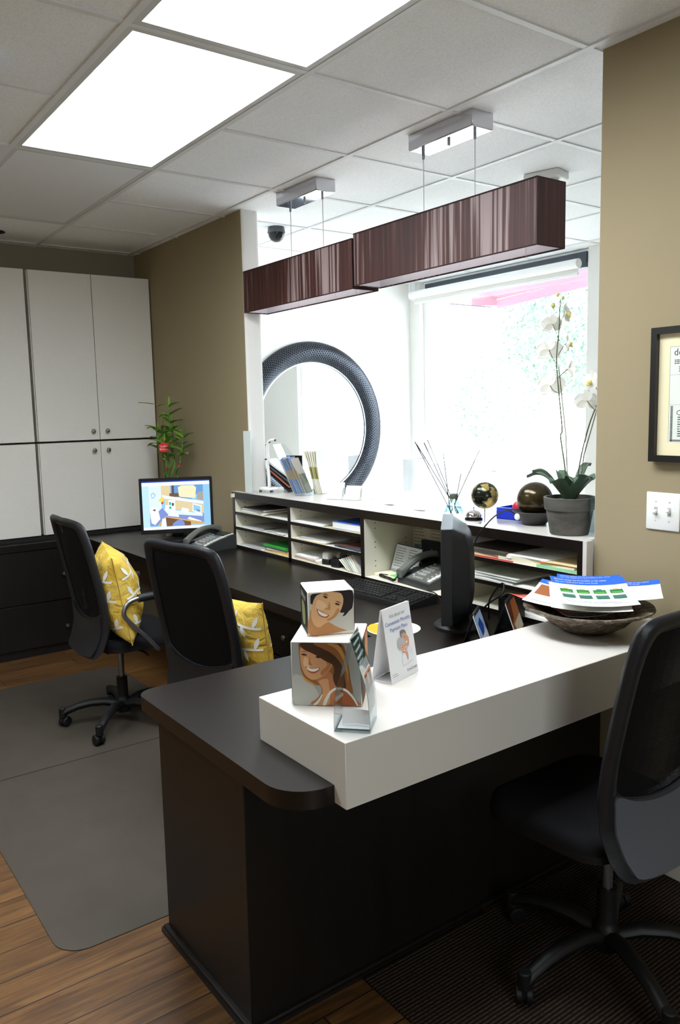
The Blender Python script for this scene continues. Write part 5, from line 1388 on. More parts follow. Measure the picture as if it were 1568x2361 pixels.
# leaflet holder: leaning acrylic pocket with blue leaflets, seen from behind the counter
t = thing('leaflet_holder', 'clear leaning leaflet holder with blue leaflets on the counter', 'leaflet holder', (-1.965, .165, Z0), math.radians(118))
t.rotation_euler = (0, 0, math.radians(35))
def lean_x(z): return -.44 * z
obj('back_plate', MB().sheet(lambda u, v: (lean_x(.28 * v) - .075, -.055 + .11 * u, .28 * v), 1, 1, .003), MILKY, t)
obj('front_lip', MB().sheet(lambda u, v: (lean_x(.12 * v) + .006, -.055 + .11 * u, .12 * v), 1, 1, .003), CLEAR, t)
mb = MB()
for s in (-1, 1): mb.add([(-.075, s * .055, 0), (.006, s * .055, 0), (lean_x(.12) + .006, s * .055, .12), (lean_x(.28) - .05, s * .055, .28), (lean_x(.28) - .075, s * .055, .28)], [(0, 1, 2, 3, 4)])
obj('side_plate', mb, CLEAR, t)
LBL = ['leftmost', 'second from the left', 'third from the left', 'fourth from the left', 'fifth from the left', 'sixth from the left', 'rightmost']
LC = [flat(108, 138, 190), flat(140, 160, 196), flat(120, 146, 186), flat(150, 150, 160), flat(96, 128, 186), flat(170, 170, 176), flat(186, 180, 172)]
for k in range(7):
    m = MB(); x = -.066 + .0096 * k
    m.sheet(lambda u, v: (lean_x(.012 + .19 * v) + x + .002 * math.sin(2 * v + k), -.05 + .10 * u, .012 + (.19 + .008 * math.sin(k * 2.1)) * v), 1, 3, .007)
    o = thing('leaflet', 'blue leaflet in the leaning holder on the counter, %s' % LBL[k], 'leaflet', t.location, 0, 'leaflets in the leaning holder'); o.rotation_euler = t.rotation_euler
    obj('pages', m, LC[k], o)
    m = MB().sheet(lambda u, v: (lean_x(.10 + .04 * v) + x + .0005, -.0512, .10 + .04 * v) if False else (lean_x(.09 + .05 * v) + x - .0036 + .0072 * u, -.0506, .09 + .05 * v), 1, 1); obj('cover_band', m, flat(176, 150, 110), o)
# second fan of cream leaflets
for k in range(6):
    a = .12 - .055 * k
    o = thing('leaflet', 'cream leaflet in the loose fan right of the leaning holder, %s' % (LBL[k] if k < 5 else 'rightmost'), 'leaflet', (-2.035 + .011 * k, .252 + .004 * k, Z0), math.radians(35), 'cream leaflets fanned on the counter')
    m = MB().sheet(lambda u, v: (-(.20 + .4 * a) * (.235 * v) + .02 * math.sin(PI * v) * a * 4, -.045 + .09 * u, .001 + .235 * v), 1, 5, .006)
    obj('pages', m, [CREAMP, flat(214, 212, 196), flat(226, 224, 214)][k % 3], o)
    m = MB().sheet(lambda u, v: (-(.20 + .4 * a) * (.235 * (.35 + .28 * v)) + .02 * math.sin(PI * (.35 + .28 * v)) * a * 4 - .0032 + .0064 * u, -.0456, .001 + .235 * (.35 + .28 * v)), 1, 3); obj('cover_band', m, [flat(164, 146, 66), flat(90, 100, 70), flat(180, 170, 110)][k % 3], o)
# dark brochures and a black frame behind them
for k in range(4):
    o = thing('brochure', 'dark glossy brochure slumped behind the display stand, %s' % ['lowest of four', 'second from bottom', 'third from bottom', 'topmost of four'][k], 'brochure', (-2.30 + .004 * k, .155, Z0 + .010 + .022 * k), .35, 'brochures slumped behind the display stand')
    o.rotation_euler = (0, .62 - .03 * k, .35)
    obj('pages', MB().box(-.10, .10, -.05, .05, .062, .072), [flat(40, 40, 44), flat(176, 100, 70), flat(90, 92, 96), flat(220, 220, 220)][k], o)
    obj('cover', MB().box(-.10, .10, -.0505, .0505, .0721, .0727), [flat(30, 30, 34), flat(60, 56, 56), flat(40, 40, 44), flat(230, 230, 230)][k], o)
t = thing('black_frame', 'black upright photo frame behind the leaning leaflet holder', 'photo frame', (-2.33, .285, Z0), math.radians(40))
obj('frame', MB().box(-.06, .06, -.008, .008, 0, .20, .002, 1), BLKG, t)
obj('strut', MB().sheet(lambda u, v: (-.02 + .04 * u, .01 + .05 * (1 - v), .15 * v), 1, 1, .003), BLK, t)
# white card holders lost in the glare
for k, (x, y, h, lab) in enumerate(((-1.70, .13, .085, 'small white card holder on the counter, under the mirror'), (-1.60, .17, .07, 'second small white card holder, right of the first under the mirror'))):
    t = thing('card_holder', lab, 'card holder', (x, y, Z0), .5, 'white card holders on the counter')
    obj('back', MB().sheet(lambda u, v: (-.045 + .09 * u, .02 + .02 * v, h * v), 1, 1, .003), PLW, t)
    obj('tray', MB().box(-.045, .045, -.012, .022, 0, .012, .002, 1), PLW, t)
    for q in range(3):
        obj('card', MB().sheet(lambda u, v: (-.042 + .084 * u, .006 + .005 * q + .014 * v, .012 + .05 * v), 1, 1, .001), PAPER, t)
tag(obj('loose_slip', MB().sheet(lambda u, v: (-1.33 + .06 * u, .16 + .03 * v, Z0 + .004 * u), 3, 1, .0006), GREYP), 'small grey paper slip on the counter, left of the reed diffuser', 'paper slip')
tag(obj('loose_slip', MB().sheet(lambda u, v: (-1.07 + .07 * u, .12 + .03 * v, Z0 + .003 * u), 3, 1, .0006), GREYP), 'thin grey paper slip on the counter, nearest the reed diffuser', 'paper slip')

# reed diffuser
t = thing('reed_diffuser', 'clear glass reed diffuser bottle with dark reeds', 'reed diffuser', (-.808, .125, Z0))
obj('bottle', MB().lathe([(0, 0), (.046, 0), (.048, .004), (.046, .012), (.024, .060), (.016, .072), (.016, .082), (.013, .082), (.013, .072), (.021, .058), (.043, .010), (0, .006)], 28, cap=False), CLEARB, t)
obj('collar', MB().lathe([(.0175, .070), (.0185, .072), (.0185, .090), (.0175, .092), (.014, .092), (.014, .070)], 24, cap=False), M('collar_green', (70, 84, 66), 0.5), t)
for bx, by, tx, ty, tz in ((.01, -.02, -.219, -.025, .312), (.02, .0, -.192, .005, .307), (.015, .01, -.19, .025, .318), (.0, -.02, -.10, .035, .262), (-.02, .0, .164, -.011, .286), (-.015, .012, .05, -.005, .182), (.012, .018, -.215, -.018, .300)):
    obj('reed', MB().tube([(bx, by, .008), (tx, ty, tz)], .0018, 6), M('reed_brown', (44, 38, 38), 0.9, spec=0.1), t)
obj('tag_label', MB().sheet(lambda u, v: (.014 + .012 * u, -.012 - .006 * u, .075 - .012 * v - .004 * u), 1, 1, .0005), CREAMP, t)
# bell
t = thing('service_bell', 'chrome service bell on a black base on the counter', 'bell', (-.640, .075, Z0))
obj('base', MB().lathe([(0, 0), (.036, 0), (.038, .003), (.036, .010), (.030, .013), (0, .013)], 32, cap=False), BLKG, t)
obj('dome', MB().lathe([(.033, .014), (.034, .016), (.031, .026), (.023, .036), (.010, .042), (0, .043)], 32, cap=False), MIRRORM, t)
obj('plunger', MB().lathe([(.002, .042), (.002, .050), (.005, .051), (.005, .054), (0, .055)], 12, cap=False), CHROME, t)
# globe
t = thing('globe', 'small gold globe with dark continents on a thin stand', 'globe', (-.540, .035, Z0))
obj('sphere', MB().ball(0, 0, .112, .054, seg=36, rings=24), m_globe(), t)
obj('equator_line', MB().at(0, 0, .112).tube([(.0542 * math.cos(k * PI / 24), .0542 * math.sin(k * PI / 24), 0) for k in range(48)], .0006, 4, closed=True), BLK, t)
obj('stand', MB().tube([(0, 0, .003), (0, 0, .062)], .0022, 8), CHROME, t)
obj('foot', MB().lathe([(0, 0), (.024, 0), (.023, .003), (0, .004)], 24, cap=False), CLEAR, t)
# blue tray with its contents
t = thing('desk_tray', 'bright blue plastic tray behind the globe', 'tray', (-.525, .235, Z0), math.radians(8))
BL = M('tray_blue', (22, 52, 190), 0.3)
mb = MB().box(-.085, .085, -.055, .055, 0, .004).box(-.085, .085, -.055, -.051, 0, .048).box(-.085, .085, .051, .055, 0, .048).box(-.085, -.081, -.051, .051, 0, .048).box(.081, .085, -.051, .051, 0, .048); obj('tray_body', mb, BL, t)
t = thing('toy_car', 'red rounded lump sticking out of the blue tray', 'red object', (-.525, .22, Z0 + .0045), .3)
obj('shell', MB().ball(0, 0, .040, .030, .022, .032), M('lump_red', (206, 40, 44), 0.35), t)
t.name = 'red_stress_ball'; t['category'] = 'stress ball'; t['label'] = 'red rounded ball sticking out of the blue tray'
t = thing('business_card', 'white business card propped in the blue tray beside the dark sphere', 'card', (-.455, .215, Z0 + .0046), .2)
obj('card', MB().sheet(lambda u, v: (-.025 + .05 * u, -.01 + .02 * v, .0 + .062 * v), 1, 1, .0008), PAPER, t)
mb = MB(); mb.X = frame_X((-.02, -.0098, .03), (1, 0, 0), (0, .02, .062)); lines_mb(mb, 0, .04, .024, .006, 3, .003); obj('printing', mb, flat(120, 124, 130), t)
# dark sphere in a dish
tag(obj('dish', MB().lathe([(0, 0), (.042, 0), (.044, .003), (.088, .052), (.086, .054), (.040, .010), (0, .008)], 40, cap=False), M('dish_black', (36, 35, 36), 0.4), loc=(-.388, .155, Z0)), 'black flared dish holding the dark gold sphere', 'dish')
tag(obj('decorative_sphere', MB().ball(0, 0, 0, .0695, seg=40, rings=28), m_brass_sphere(), loc=(-.388, .155, Z0 + .098)), 'dark gold glazed sphere sitting in the black dish', 'sphere')
# lotion bottle and clear holder by the wall
t = thing('pump_bottle', 'small amber and black bottle behind the orchid pot', 'bottle', (-.062, .145, Z0))
obj('bottle', MB().lathe([(0, 0), (.017, 0), (.018, .004), (.018, .05), (.010, .058), (0, .058)], 20, cap=False), M('amber', (226, 160, 30), 0.25), t)
obj('cap', MB().lathe([(.011, .058), (.012, .06), (.012, .085), (.006, .09), (0, .09)], 16, cap=False), BLK, t)
t = thing('leaflet_rack', 'tall clear acrylic rack between the orchid pot and the wall', 'leaflet rack', (-.032, .06, Z0))
for k, (yy, zz) in enumerate(((.09, .30), (.055, .22), (.02, .14))):
    obj('pocket', MB().box(-.024, .024, yy - .03, yy - .027, .0, zz).box(-.024, -.0215, yy - .027, yy + .0, .0, zz), CLEAR, t)
obj('back_plate', MB().box(-.024, .024, .094, .097, 0, .33), CLEAR, t)

# ------------------------------------------------------------------ orchid
PX_, PY_ = -.150, .062
t = thing('potted_orchid', 'white orchid in a grey stone pot at the end of the counter', 'orchid', (PX_, PY_, Z0))
POT = M('stone_pot', (84, 82, 76), 0.9, var=(14, 0.35, (1, 1, 2)), bump=(40, 0.4))
mb = MB().lathe([(0, 0), (.066, 0), (.069, .004), (.083, .088), (.088, .090), (.092, .132), (.0905, .134), (.083, .134), (.080, .118), (0, .115)], 48, cap=False); obj('pot', mb, POT, t)
obj('moss', MB().ball(0, 0, .110, .079, .079, .018, 20, 8), M('moss', (72, 70, 46), 0.95, bump=(80, .6)), t)
LF = M('orchid_leaf', (70, 92, 72), 0.42, var=(8, .15)); STM = M('orchid_stem', (74, 86, 58), 0.6); PET = m_petal('petal_white', (242, 240, 234), .4); LIPM = M('orchid_lip', (222, 208, 110), 0.5); BUD = M('orchid_bud', (186, 184, 110), 0.5); STICK = M('stick_brown', (96, 86, 70), 0.8)
def strap_leaf(a, L, wd, rise, droop):
    mb = MB(); ca, sa = math.cos(a), math.sin(a)
    def fn(u, v):
        r = .012 + L * v; z = .112 + rise * math.sin(min(1.0, v * 1.1) * PI * .55) - droop * v * v
        w = wd * (math.sin(PI * min(1, .12 + .86 * v)) ** .6); s = (2 * u - 1) * w
        return (r * ca - s * sa, r * sa + s * ca, z + .010 * abs(2 * u - 1))
    mb.sheet(fn, 6, 12, .0022); obj('leaf', mb, LF, t)
for a, L, wd, ri, dr in ((3.4, .155, .022, .115, .03), (3.9, .12, .02, .12, .01), (2.6, .11, .022, .10, .0), (1.4, .085, .02, .13, .0), (4.9, .13, .026, .10, .02), (-.35, .135, .030, .115, .02), (.45, .12, .030, .10, .01), (5.5, .10, .026, .12, .04)): strap_leaf(a, L, wd, ri, dr)
def P(x, z, y=.06): return Vector((x - PX_, y - PY_, z - Z0))
main = spline([P(-.165, 1.19), P(-.17, 1.30), P(-.192, 1.42), P(-.186, 1.45), P(-.205, 1.60), P(-.214, 1.70), P(-.205, 1.80), P(-.203, 1.87), P(-.200, 1.905)], 8)
obj('stem', MB().tube(main, [.0028 - .0012 * i / len(main) for i in range(len(main))], 8), STM, t)
obj('support_stick', MB().tube([P(-.155, 1.18), P(-.168, 1.42), P(-.205, 1.675)], .0019, 6), STICK, t)
sec = spline([P(-.125, 1.19), P(-.107, 1.33, .06), P(-.075, 1.45, .06), P(-.045, 1.53, .065), P(-.03, 1.62, .11)], 8)
obj('stem', MB().tube(sec, .0024, 8), STM, t)
obj('support_stick', MB().tube([P(-.115, 1.18), P(-.09, 1.36, .06), P(-.04, 1.53, .066)], .0019, 6), STICK, t)
obj('raffia_tie', MB().tube([P(-.214, 1.645) + Vector((.005 * math.cos(k), .005 * math.sin(k), .003 * k)) for k in range(12)], .0012, 5), CREAMP, t)
obj('raffia_tie', MB().tube([P(-.05, 1.505, .064) + Vector((.005 * math.cos(k), .005 * math.sin(k), .003 * k)) for k in range(12)], .0012, 5), CREAMP, t)
def flower(c, facing, s, stem_pt, seed):
    rnd = random.Random(seed)
    f = Vector(facing).normalized(); up = Vector((0, 0, 1)); r = f.cross(up).normalized(); u2 = r.cross(f)
    X = Matrix.Identity(4)
    for i, cvec in enumerate((r, u2, f)):
        for j in range(3): X[j][i] = cvec[j]
    X.translation = c
    mb = MB(); mb.X = X
    # three narrower sepals behind, two broad petals in front
    for k, (a, L, wd, zf) in enumerate(((PI / 2, .040, .017, -.002), (PI / 2 + 2.15, .038, .016, -.003), (PI / 2 - 2.15, .038, .016, -.003), (.12, .043, .028, .002), (PI - .12, .043, .028, .002))):
        a += rnd.uniform(-.12, .12); L *= s / .04; wd *= s / .04; ca, sa = math.cos(a), math.sin(a)
        def fn(u, v, ca=ca, sa=sa, L=L, wd=wd, zf=zf):
            rr = .003 + L * v; w = wd * max(0, math.sin(PI * min(1, .08 + .9 * v))) ** .7; q = (2 * u - 1) * w
            return (rr * ca - q * sa, rr * sa + q * ca, zf + .25 * L * v * v - .12 * wd * (2 * u - 1) ** 2)
        mb.sheet(fn, 6, 7, .0008)
    fl = obj('flower', mb, PET, t)
    m2 = MB(); m2.X = X; m2.ball(0, -.004, .010, .007, .008, .008, 10, 7); m2.ball(0, -.012, .014, .005, .004, .006, 8, 6); obj('lip', m2, LIPM, fl)
    p = c - f * .004
    mid = (Vector(stem_pt) + p) / 2 + Vector((0, 0, -.006)) - f * .006
    obj('flower_stalk', MB().tube(spline([stem_pt, mid, p], 5), .0013, 6), STM, fl)
VD = Vector((-.75, .62, .0))
for k, (x, z, sx, sz_, s, fx) in enumerate(((-.176, 1.853, -.203, 1.80, .036, (.9, .4, .1)), (-.232, 1.822, -.203, 1.76, .034, (-.9, .5, .1)), (-.166, 1.752, -.207, 1.71, .038, (.8, .6, .0)), (-.245, 1.731, -.212, 1.68, .042, (-.6, .8, .0)), (-.160, 1.659, -.211, 1.63, .042, (.55, .8, -.1)), (-.238, 1.605, -.208, 1.58, .046, (-.4, .9, -.1)), (-.056, 1.612, -.038, 1.57, .038, (-.3, -.9, .1)), (-.073, 1.546, -.050, 1.515, .038, (-.8, .5, .0)), (-.018, 1.66, -.014, 1.61, .038, (.5, -.8, .0)))):
    yy = .135 if k == 8 else .058 if k < 6 else .05
    flower(P(x, z, yy), fx, s, P(sx, sz_, .13 if k == 8 else .06 if k < 6 else .066), k)
for x, z, sx, sz_, r in ((-.232, 1.888, -.202, 1.845, .009), (-.212, 1.923, -.200, 1.905, .0065), (-.190, 1.910, -.200, 1.88, .0065)):
    b_ = obj('bud', MB().ball(*P(x, z), r * .85, r * .85, r * 1.15), BUD, t); obj('bud_stalk', MB().tube([P(sx, sz_), P(x, z - r)], .001, 5), STM, b_)

# ------------------------------------------------------------------ lucky bamboo behind the corner monitor
t = thing('lucky_bamboo', 'lucky bamboo plant with curled stalks behind the corner monitor', 'plant', (-3.17, -.115, DZ + .0008))
GR = M('bamboo_green', (92, 128, 52), 0.45, var=(20, .2)); LG = M('bamboo_leaf', (112, 160, 50), 0.5, var=(10, .25)); REDC = M('tie_red', (186, 36, 34), 0.6)
obj('vase', MB().lathe([(0, 0), (.05, 0), (.055, .01), (.06, .16), (.056, .165), (.052, .16), (.048, .012), (0, .01)], 32, cap=False), M('vase_white', (214, 210, 200), .3), t)
obj('pebble_fill', MB().lathe([(0, .10), (.054, .11), (.052, .145), (0, .15)], 24, cap=False), M('pebble', (120, 110, 96), .9, bump=(60, .8)), t)
rnd = random.Random(11)
def stalk(a0, r0, curls, rad, ztop, lean):
    pts = []; z0_ = .15; zc = z0_ + .05
    for k in range(40):
        q = k / 39; z = z0_ + (ztop - z0_) * q
        inr = max(0, 1 - abs(q - .35) / .33) ** .5 if q < .68 else 0
        a = a0 + curls * 2 * PI * min(q, .68) / .68
        lx = lean[0] * q; ly = lean[1] * q
        pts.append((r0 * math.cos(a0) + lx + rad * inr * math.cos(a), r0 * math.sin(a0) * .6 + ly + rad * .5 * inr * math.sin(a), z))
    st = obj('stalk', MB().tube(pts, [.0075 - .002 * k / 39 for k in range(40)], 8), GR, t)
    mb = MB(); mb.X = Matrix.Translation(pts[26]); mb.lathe([(.007, -.008), (.0105, -.006), (.0105, .006), (.007, .008)], 12); obj('red_tie', mb, REDC, st)
    return Vector(pts[-1]), [Vector(p) for p in pts]
def leaf(base, d, L, w, droop, parent=t):
    d = Vector(d).normalized(); sd = d.cross(Vector((0, 0, 1))); sd = sd.normalized() if sd.length > .01 else Vector((1, 0, 0))
    def fn(u, v):
        p = base + d * (L * v) + Vector((0, 0, -droop * v * v)); ww = w * max(0.0, math.sin(PI * min(1, .06 + .92 * v))) ** .8
        p = p + sd * ((2 * u - 1) * ww) + Vector((0, 0, .004 * abs(2 * u - 1)))
        if p.y > .06: p.y = .06 + .3 * (1 - math.exp(-(p.y - .06) / .3)) * .12
        return tuple(p)
    obj('leaf', MB().sheet(fn, 4, 9, .0006), LG, parent)
# image-right across the photo is roughly (.59,.81,0) from here
RX, RY = .95, .30
specs = [(.2, .02, 1.5, .035, .84, (-.01 * RX, -.01 * RY)), (2.0, .02, 2.0, .045, .70, (-.08 * RX, -.08 * RY)), (3.6, .02, 1.6, .035, .74, (.05 * RX, .05 * RY)), (5.0, .02, 2.2, .045, .64, (.14 * RX, .14 * RY)), (4.2, .015, 1.0, .02, .60, (.0, -.03)), (1.0, .02, 1.8, .035, .68, (-.14 * RX, -.14 * RY))]
for i, (a0, r0, cu, ra, zt, ln) in enumerate(specs):
    tip, pts = stalk(a0, r0, cu, ra, zt, ln)
    n = 8 if zt > .42 else 6
    for k in range(n):
        s = (-1) ** k; up_ = .35 + .5 * rnd.random(); b = pts[min(39, 39 - (k // 2) * 3)]
        sp = .75 + .25 * rnd.random()
        leaf(b, (s * RX * sp + rnd.uniform(-.25, .25), s * RY * sp + rnd.uniform(-.25, .25), up_), .085 + .07 * rnd.random(), .017 + .008 * rnd.random(), .02 + .05 * rnd.random())
    leaf(tip, (.1 * rnd.uniform(-1, 1), .1, 1), .07, .008, .0)
leaf(Vector((-.05, -.08, .86)), (-.8 * RX, -.8 * RY, .12), .15, .014, .01)
mb = MB(); c = Vector((.03, -.06, .585)); mb.X = frame_X(c, (.55, .83, 0), (0, 0, 1)); mb.lathe([(0, -.001), (.032, -.001), (.032, .001), (0, .001)], 18, cap=False)
mb.mi = 1; text_mb(mb, 'Lucky', .017, 0, .002, 'CENTER', .0014); text_mb(mb, 'Bamboo', .015, 0, -.016, 'CENTER', .0014); obj('tag', mb, [flat(226, 50, 46), PAPER], t)

# ------------------------------------------------------------------ papers in the pigeonholes
def stack(c, zs, specs, where, group):
    """specs: (dx fraction, width, depth, thickness, colour, rot, noun) laid one on another"""
    xa, xb = XS[c] + .016, XS[c + 1] - .016
    tops = {}
    order = {}
    for s in specs: order[s[7]] = order.get(s[7], 0) + 1
    seen = {}
    for (fx, w, d, th, m, rot, noun, col) in specs:
        k = seen.get(col, 0); seen[col] = k + 1; n = order[col]
        pos = 'only item' if n == 1 else ('lowest' if k == 0 else 'topmost' if k == n - 1 else ['', 'second from bottom', 'third from bottom', 'fourth from bottom', 'fifth from bottom', 'sixth from bottom'][k])
        z = tops.get(col, zs + .0006); tops[col] = z + th + .0004
        x = xa + (xb - xa) * fx; r = math.radians(rot)
        hx = w / 2 * abs(math.cos(r)) + d / 2 * abs(math.sin(r)); hy = d / 2 * abs(math.cos(r)) + w / 2 * abs(math.sin(r))
        x = min(max(x, xa + hx), xb - hx); y = CE + .006 + hy
        lab = '%s in %s, %s of the %s pile' % (noun, where, pos, col) if n > 1 else '%s on the %s side of %s' % (noun, col, where)
        t = thing('document' if 'book' not in noun else 'book', lab, 'book' if 'book' in noun else 'papers', (x, y, z), r, group)
        if 'book' in noun:
            obj('pages', MB().box(-w / 2, w / 2 - .003, -d / 2 + .002, d / 2 - .002, .0015, th - .0015), PAPER, t)
            obj('cover', MB().box(-w / 2, w / 2, -d / 2, d / 2, th - .0015, th).box(-w / 2, w / 2, -d / 2, d / 2, 0, .0015), m, t)
        else:
            if th > .0025:
                obj('sheets', MB().sheet(lambda u, v: (-w / 2 + w * u, -d / 2 + d * v, th / 2 + .0012 * math.sin(5 * u + 7 * v) * 0), 1, 1, th), m, t)
            else:
                obj('sheet', MB().sheet(lambda u, v: (-w / 2 + w * u, -d / 2 + d * v, th / 2 + .001 * math.sin(PI * u) * 0), 4, 4, th), m, t)
            mb = MB(); mb.X = Matrix.Translation((0, 0, th + .0002)); lines_mb(mb, -w * .4, w * .4, d * .42, -d * .3, 10, .003); obj('printing', mb, flat(140, 142, 146), t)
FOLD = flat(224, 206, 160); GREEN = flat(60, 170, 70); AMB = flat(236, 186, 60); PINK = flat(226, 206, 200); MINT = flat(150, 206, 160); ORNG = flat(236, 120, 60); BLU = flat(60, 106, 196)
A4 = (.22, .28)
stack(0, .955, [(.30, .24, .27, .006, CREAMP, 0, 'cream papers', 'left'), (.31, .24, .27, .008, PAPER, 2, 'white papers', 'left'), (.30, .23, .27, .006, GREYP, -2, 'grey booklet', 'left'), (.32, .22, .27, .007, PAPER, 3, 'white papers', 'left'), (.33, .22, .26, .003, flat(60, 60, 64), 0, 'dark folder', 'left'), (.80, .20, .26, .003, PAPER, -6, 'white sheet', 'right')], 'top left pigeonhole', 'papers in the top left pigeonhole')
stack(0, .866, [(.28, .30, .27, .004, PAPER, 1, 'white papers', 'left'), (.30, .28, .26, .003, GREYP, -3, 'grey sheet', 'left'), (.72, .24, .27, .004, PAPER, 6, 'white papers', 'right'), (.70, .24, .26, .003, PAPER, -5, 'white sheet', 'right'), (.74, .22, .26, .002, GREYP, 9, 'grey sheet', 'right')], 'middle left pigeonhole', 'papers in the middle left pigeonhole')
stack(0, .757, [(.28, .26, .27, .003, PAPER, 2, 'white sheet', 'left'), (.26, .24, .26, .003, GREYP, -2, 'grey sheet', 'left'), (.78, .24, .27, .008, FOLD, 0, 'buff folder', 'right'), (.80, .24, .27, .006, AMB, -3, 'amber folder', 'right'), (.78, .23, .26, .008, PAPER, 2, 'white papers', 'right'), (.76, .23, .26, .006, flat(90, 90, 92), 0, 'dark folder', 'right'), (.72, .25, .26, .009, GREEN, -2, 'green folder', 'right')], 'bottom left pigeonhole', 'papers in the bottom left pigeonhole')
stack(1, .955, [(.22, .27, .27, .004, PAPER, 0, 'white papers', 'left'), (.24, .26, .27, .003, PAPER, 3, 'white sheet', 'left'), (.80, .27, .27, .004, FOLD, 0, 'buff folder', 'right'), (.80, .23, .27, .034, BLU, 2, 'thick blue and white paperback book', 'right')], 'top second pigeonhole', 'papers in the top second pigeonhole')
stack(1, .866, [(.25, .26, .27, .003, FOLD, 0, 'buff folder', 'left'), (.27, .26, .27, .006, PAPER, 2, 'white papers', 'left'), (.30, .25, .26, .006, GREYP, 5, 'grey papers', 'left'), (.80, .22, .25, .010, flat(60, 86, 100), -4, 'dark teal folder', 'right'), (.82, .20, .25, .004, flat(100, 60, 56), 6, 'brown leaflet', 'right')], 'middle second pigeonhole', 'papers in the middle second pigeonhole')
stack(1, .757, [(.16, .20, .26, .005, CREAMP, 0, 'cream papers', 'left'), (.17, .19, .26, .006, PINK, 3, 'pink papers', 'left'), (.18, .19, .25, .004, PAPER, -4, 'white papers', 'left'), (.19, .19, .25, .005, PINK, 0, 'pink card', 'left'), (.18, .18, .25, .006, PAPER, 3, 'white papers', 'left')], 'bottom second pigeonhole', 'papers in the bottom second pigeonhole')
stack(3, .952, [(.20, .28, .27, .004, flat(200, 60, 60), 0, 'red striped folder', 'left'), (.21, .28, .27, .008, FOLD, 2, 'buff folder', 'left'), (.20, .27, .26, .005, PAPER, -2, 'white papers', 'left'), (.22, .24, .26, .012, flat(84, 76, 66), 0, 'dark catalogue', 'left'), (.56, .24, .27, .024, CREAMP, 3, 'thick cream ream of paper', 'middle'), (.57, .23, .26, .003, PAPER, -3, 'white sheet', 'middle'), (.92, .18, .26, .010, MINT, 0, 'mint green papers', 'right'), (.93, .17, .26, .007, CREAMP, -3, 'cream papers', 'right'), (.92, .17, .25, .004, ORNG, 2, 'orange card', 'right'), (.93, .16, .25, .003, FOLD, 0, 'buff card', 'right')], 'top right pigeonhole', 'papers in the top right pigeonhole')
stack(3, .863, [(.20, .28, .27, .005, PAPER, 0, 'white papers', 'left'), (.22, .26, .27, .008, PAPER, 3, 'white booklet', 'left'), (.30, .26, .26, .010, flat(210, 214, 204), -2, 'pale green booklet', 'left'), (.70, .24, .26, .003, PAPER, 5, 'white sheet', 'right')], 'middle right pigeonhole', 'papers in the middle right pigeonhole')
stack(3, .757, [(.62, .26, .27, .004, PAPER, 0, 'white papers', 'middle'), (.60, .24, .26, .003, PAPER, -5, 'white sheet', 'middle')], 'bottom right pigeonhole', 'papers in the bottom right pigeonhole')
# small things in the bottom second pigeonhole
t = thing('tape_dispenser', 'black tape dispenser in the bottom second pigeonhole', 'tape dispenser', (-1.52, .03, .758), .3)
obj('body', MB().box(-.03, .03, -.05, .07, 0, .045, .01, 2), BLK, t); mb = MB(); mb.X = Matrix.Translation((0, .01, .048)) @ Euler((0, PI / 2, 0)).to_matrix().to_4x4(); mb.lathe([(.014, -.01), (.03, -.01), (.03, .01), (.014, .01)], 24); obj('tape_roll', mb, M('tape', (150, 150, 146), .4), t)
t = thing('stamp', 'white rubber stamp beside the black tape dispenser', 'stamp', (-1.605, .01, .758), .2)
obj('block', MB().box(-.024, .024, -.018, .018, 0, .026, .003, 1), BLK, t); obj('handle', MB().box(-.022, .022, -.017, .017, .026, .062, .007, 2), PLW, t)
t = thing('note_pad', 'small white note pad in front of the rubber stamp', 'note pad', (-1.655, -.003, .758), -.2)
obj('pad', MB().box(-.03, .03, -.025, .025, 0, .014), CREAMP, t); obj('top_sheet', MB().sheet(lambda u, v: (-.03 + .06 * u, -.025 + .05 * v, .0146 + .012 * v * v), 1, 5, .0005), PAPER, t)
for k in range(7):
    o = thing('envelope', 'envelope leaning in the bottom second pigeonhole, %s from the left' % ['first', 'second', 'third', 'fourth', 'fifth', 'sixth', 'last'][k], 'envelope', (-1.392 + .016 * k, .04, .7585 ), 0, 'envelopes in the bottom second pigeonhole')
    o.rotation_euler = (0, -1.0 + .06 * k, .0); m = MB().box(0, .0025, -.06, .10, .0, .085 + .003 * k); obj('envelope_body', m, [PAPER, CREAMP, GREYP, flat(206, 214, 196)][k % 4], o)

# open pigeonhole: pinned notices, spiral notebook, dark book
def notice(label, x0, x1, z0, z1, hd=None):
    t = thing('notice', label, 'notice', ((x0 + x1) / 2, CB - .0135, z0), 0, 'notices pinned inside the open pigeonhole')
    w = x1 - x0; h = z1 - z0
    obj('sheet', MB().box(-w / 2, w / 2, -.0008, 0, 0, h), M('notice_paper', (214, 212, 200), .8), t)
    mb = MB(); mb.X = Matrix.Translation((0, -.001, 0)) @ Euler((PI / 2, 0, 0)).to_matrix().to_4x4(); lines_mb(mb, -w * .42, w * .42, h * .85, h * .1, 11, .0035); mats = [flat(110, 110, 108)]
    if hd: mats.append(hd); mb.mi = 1; mb.add([(-w * .4, h * .18, .0003), (0, h * .18, .0003), (0, h * .34, .0003), (-w * .4, h * .34, .0003)], [(0, 1, 2, 3)])
    obj('printing', mb, mats, t)
notice('printed notice with a blue box, leftmost on the pigeonhole back', -1.235, -1.13, .80, 1.03, flat(96, 140, 160))
notice('printed notice in the middle of the pigeonhole back', -1.12, -.93, .80, 1.03)
notice('printed list behind the telephone, rightmost on the pigeonhole back', -.90, -.66, .79, 1.02)
t = thing('spiral_notebook', 'open spiral notebook propped up in the open pigeonhole', 'notebook', (-1.125, .085, .7585), math.radians(-6))
LN = math.radians(72)
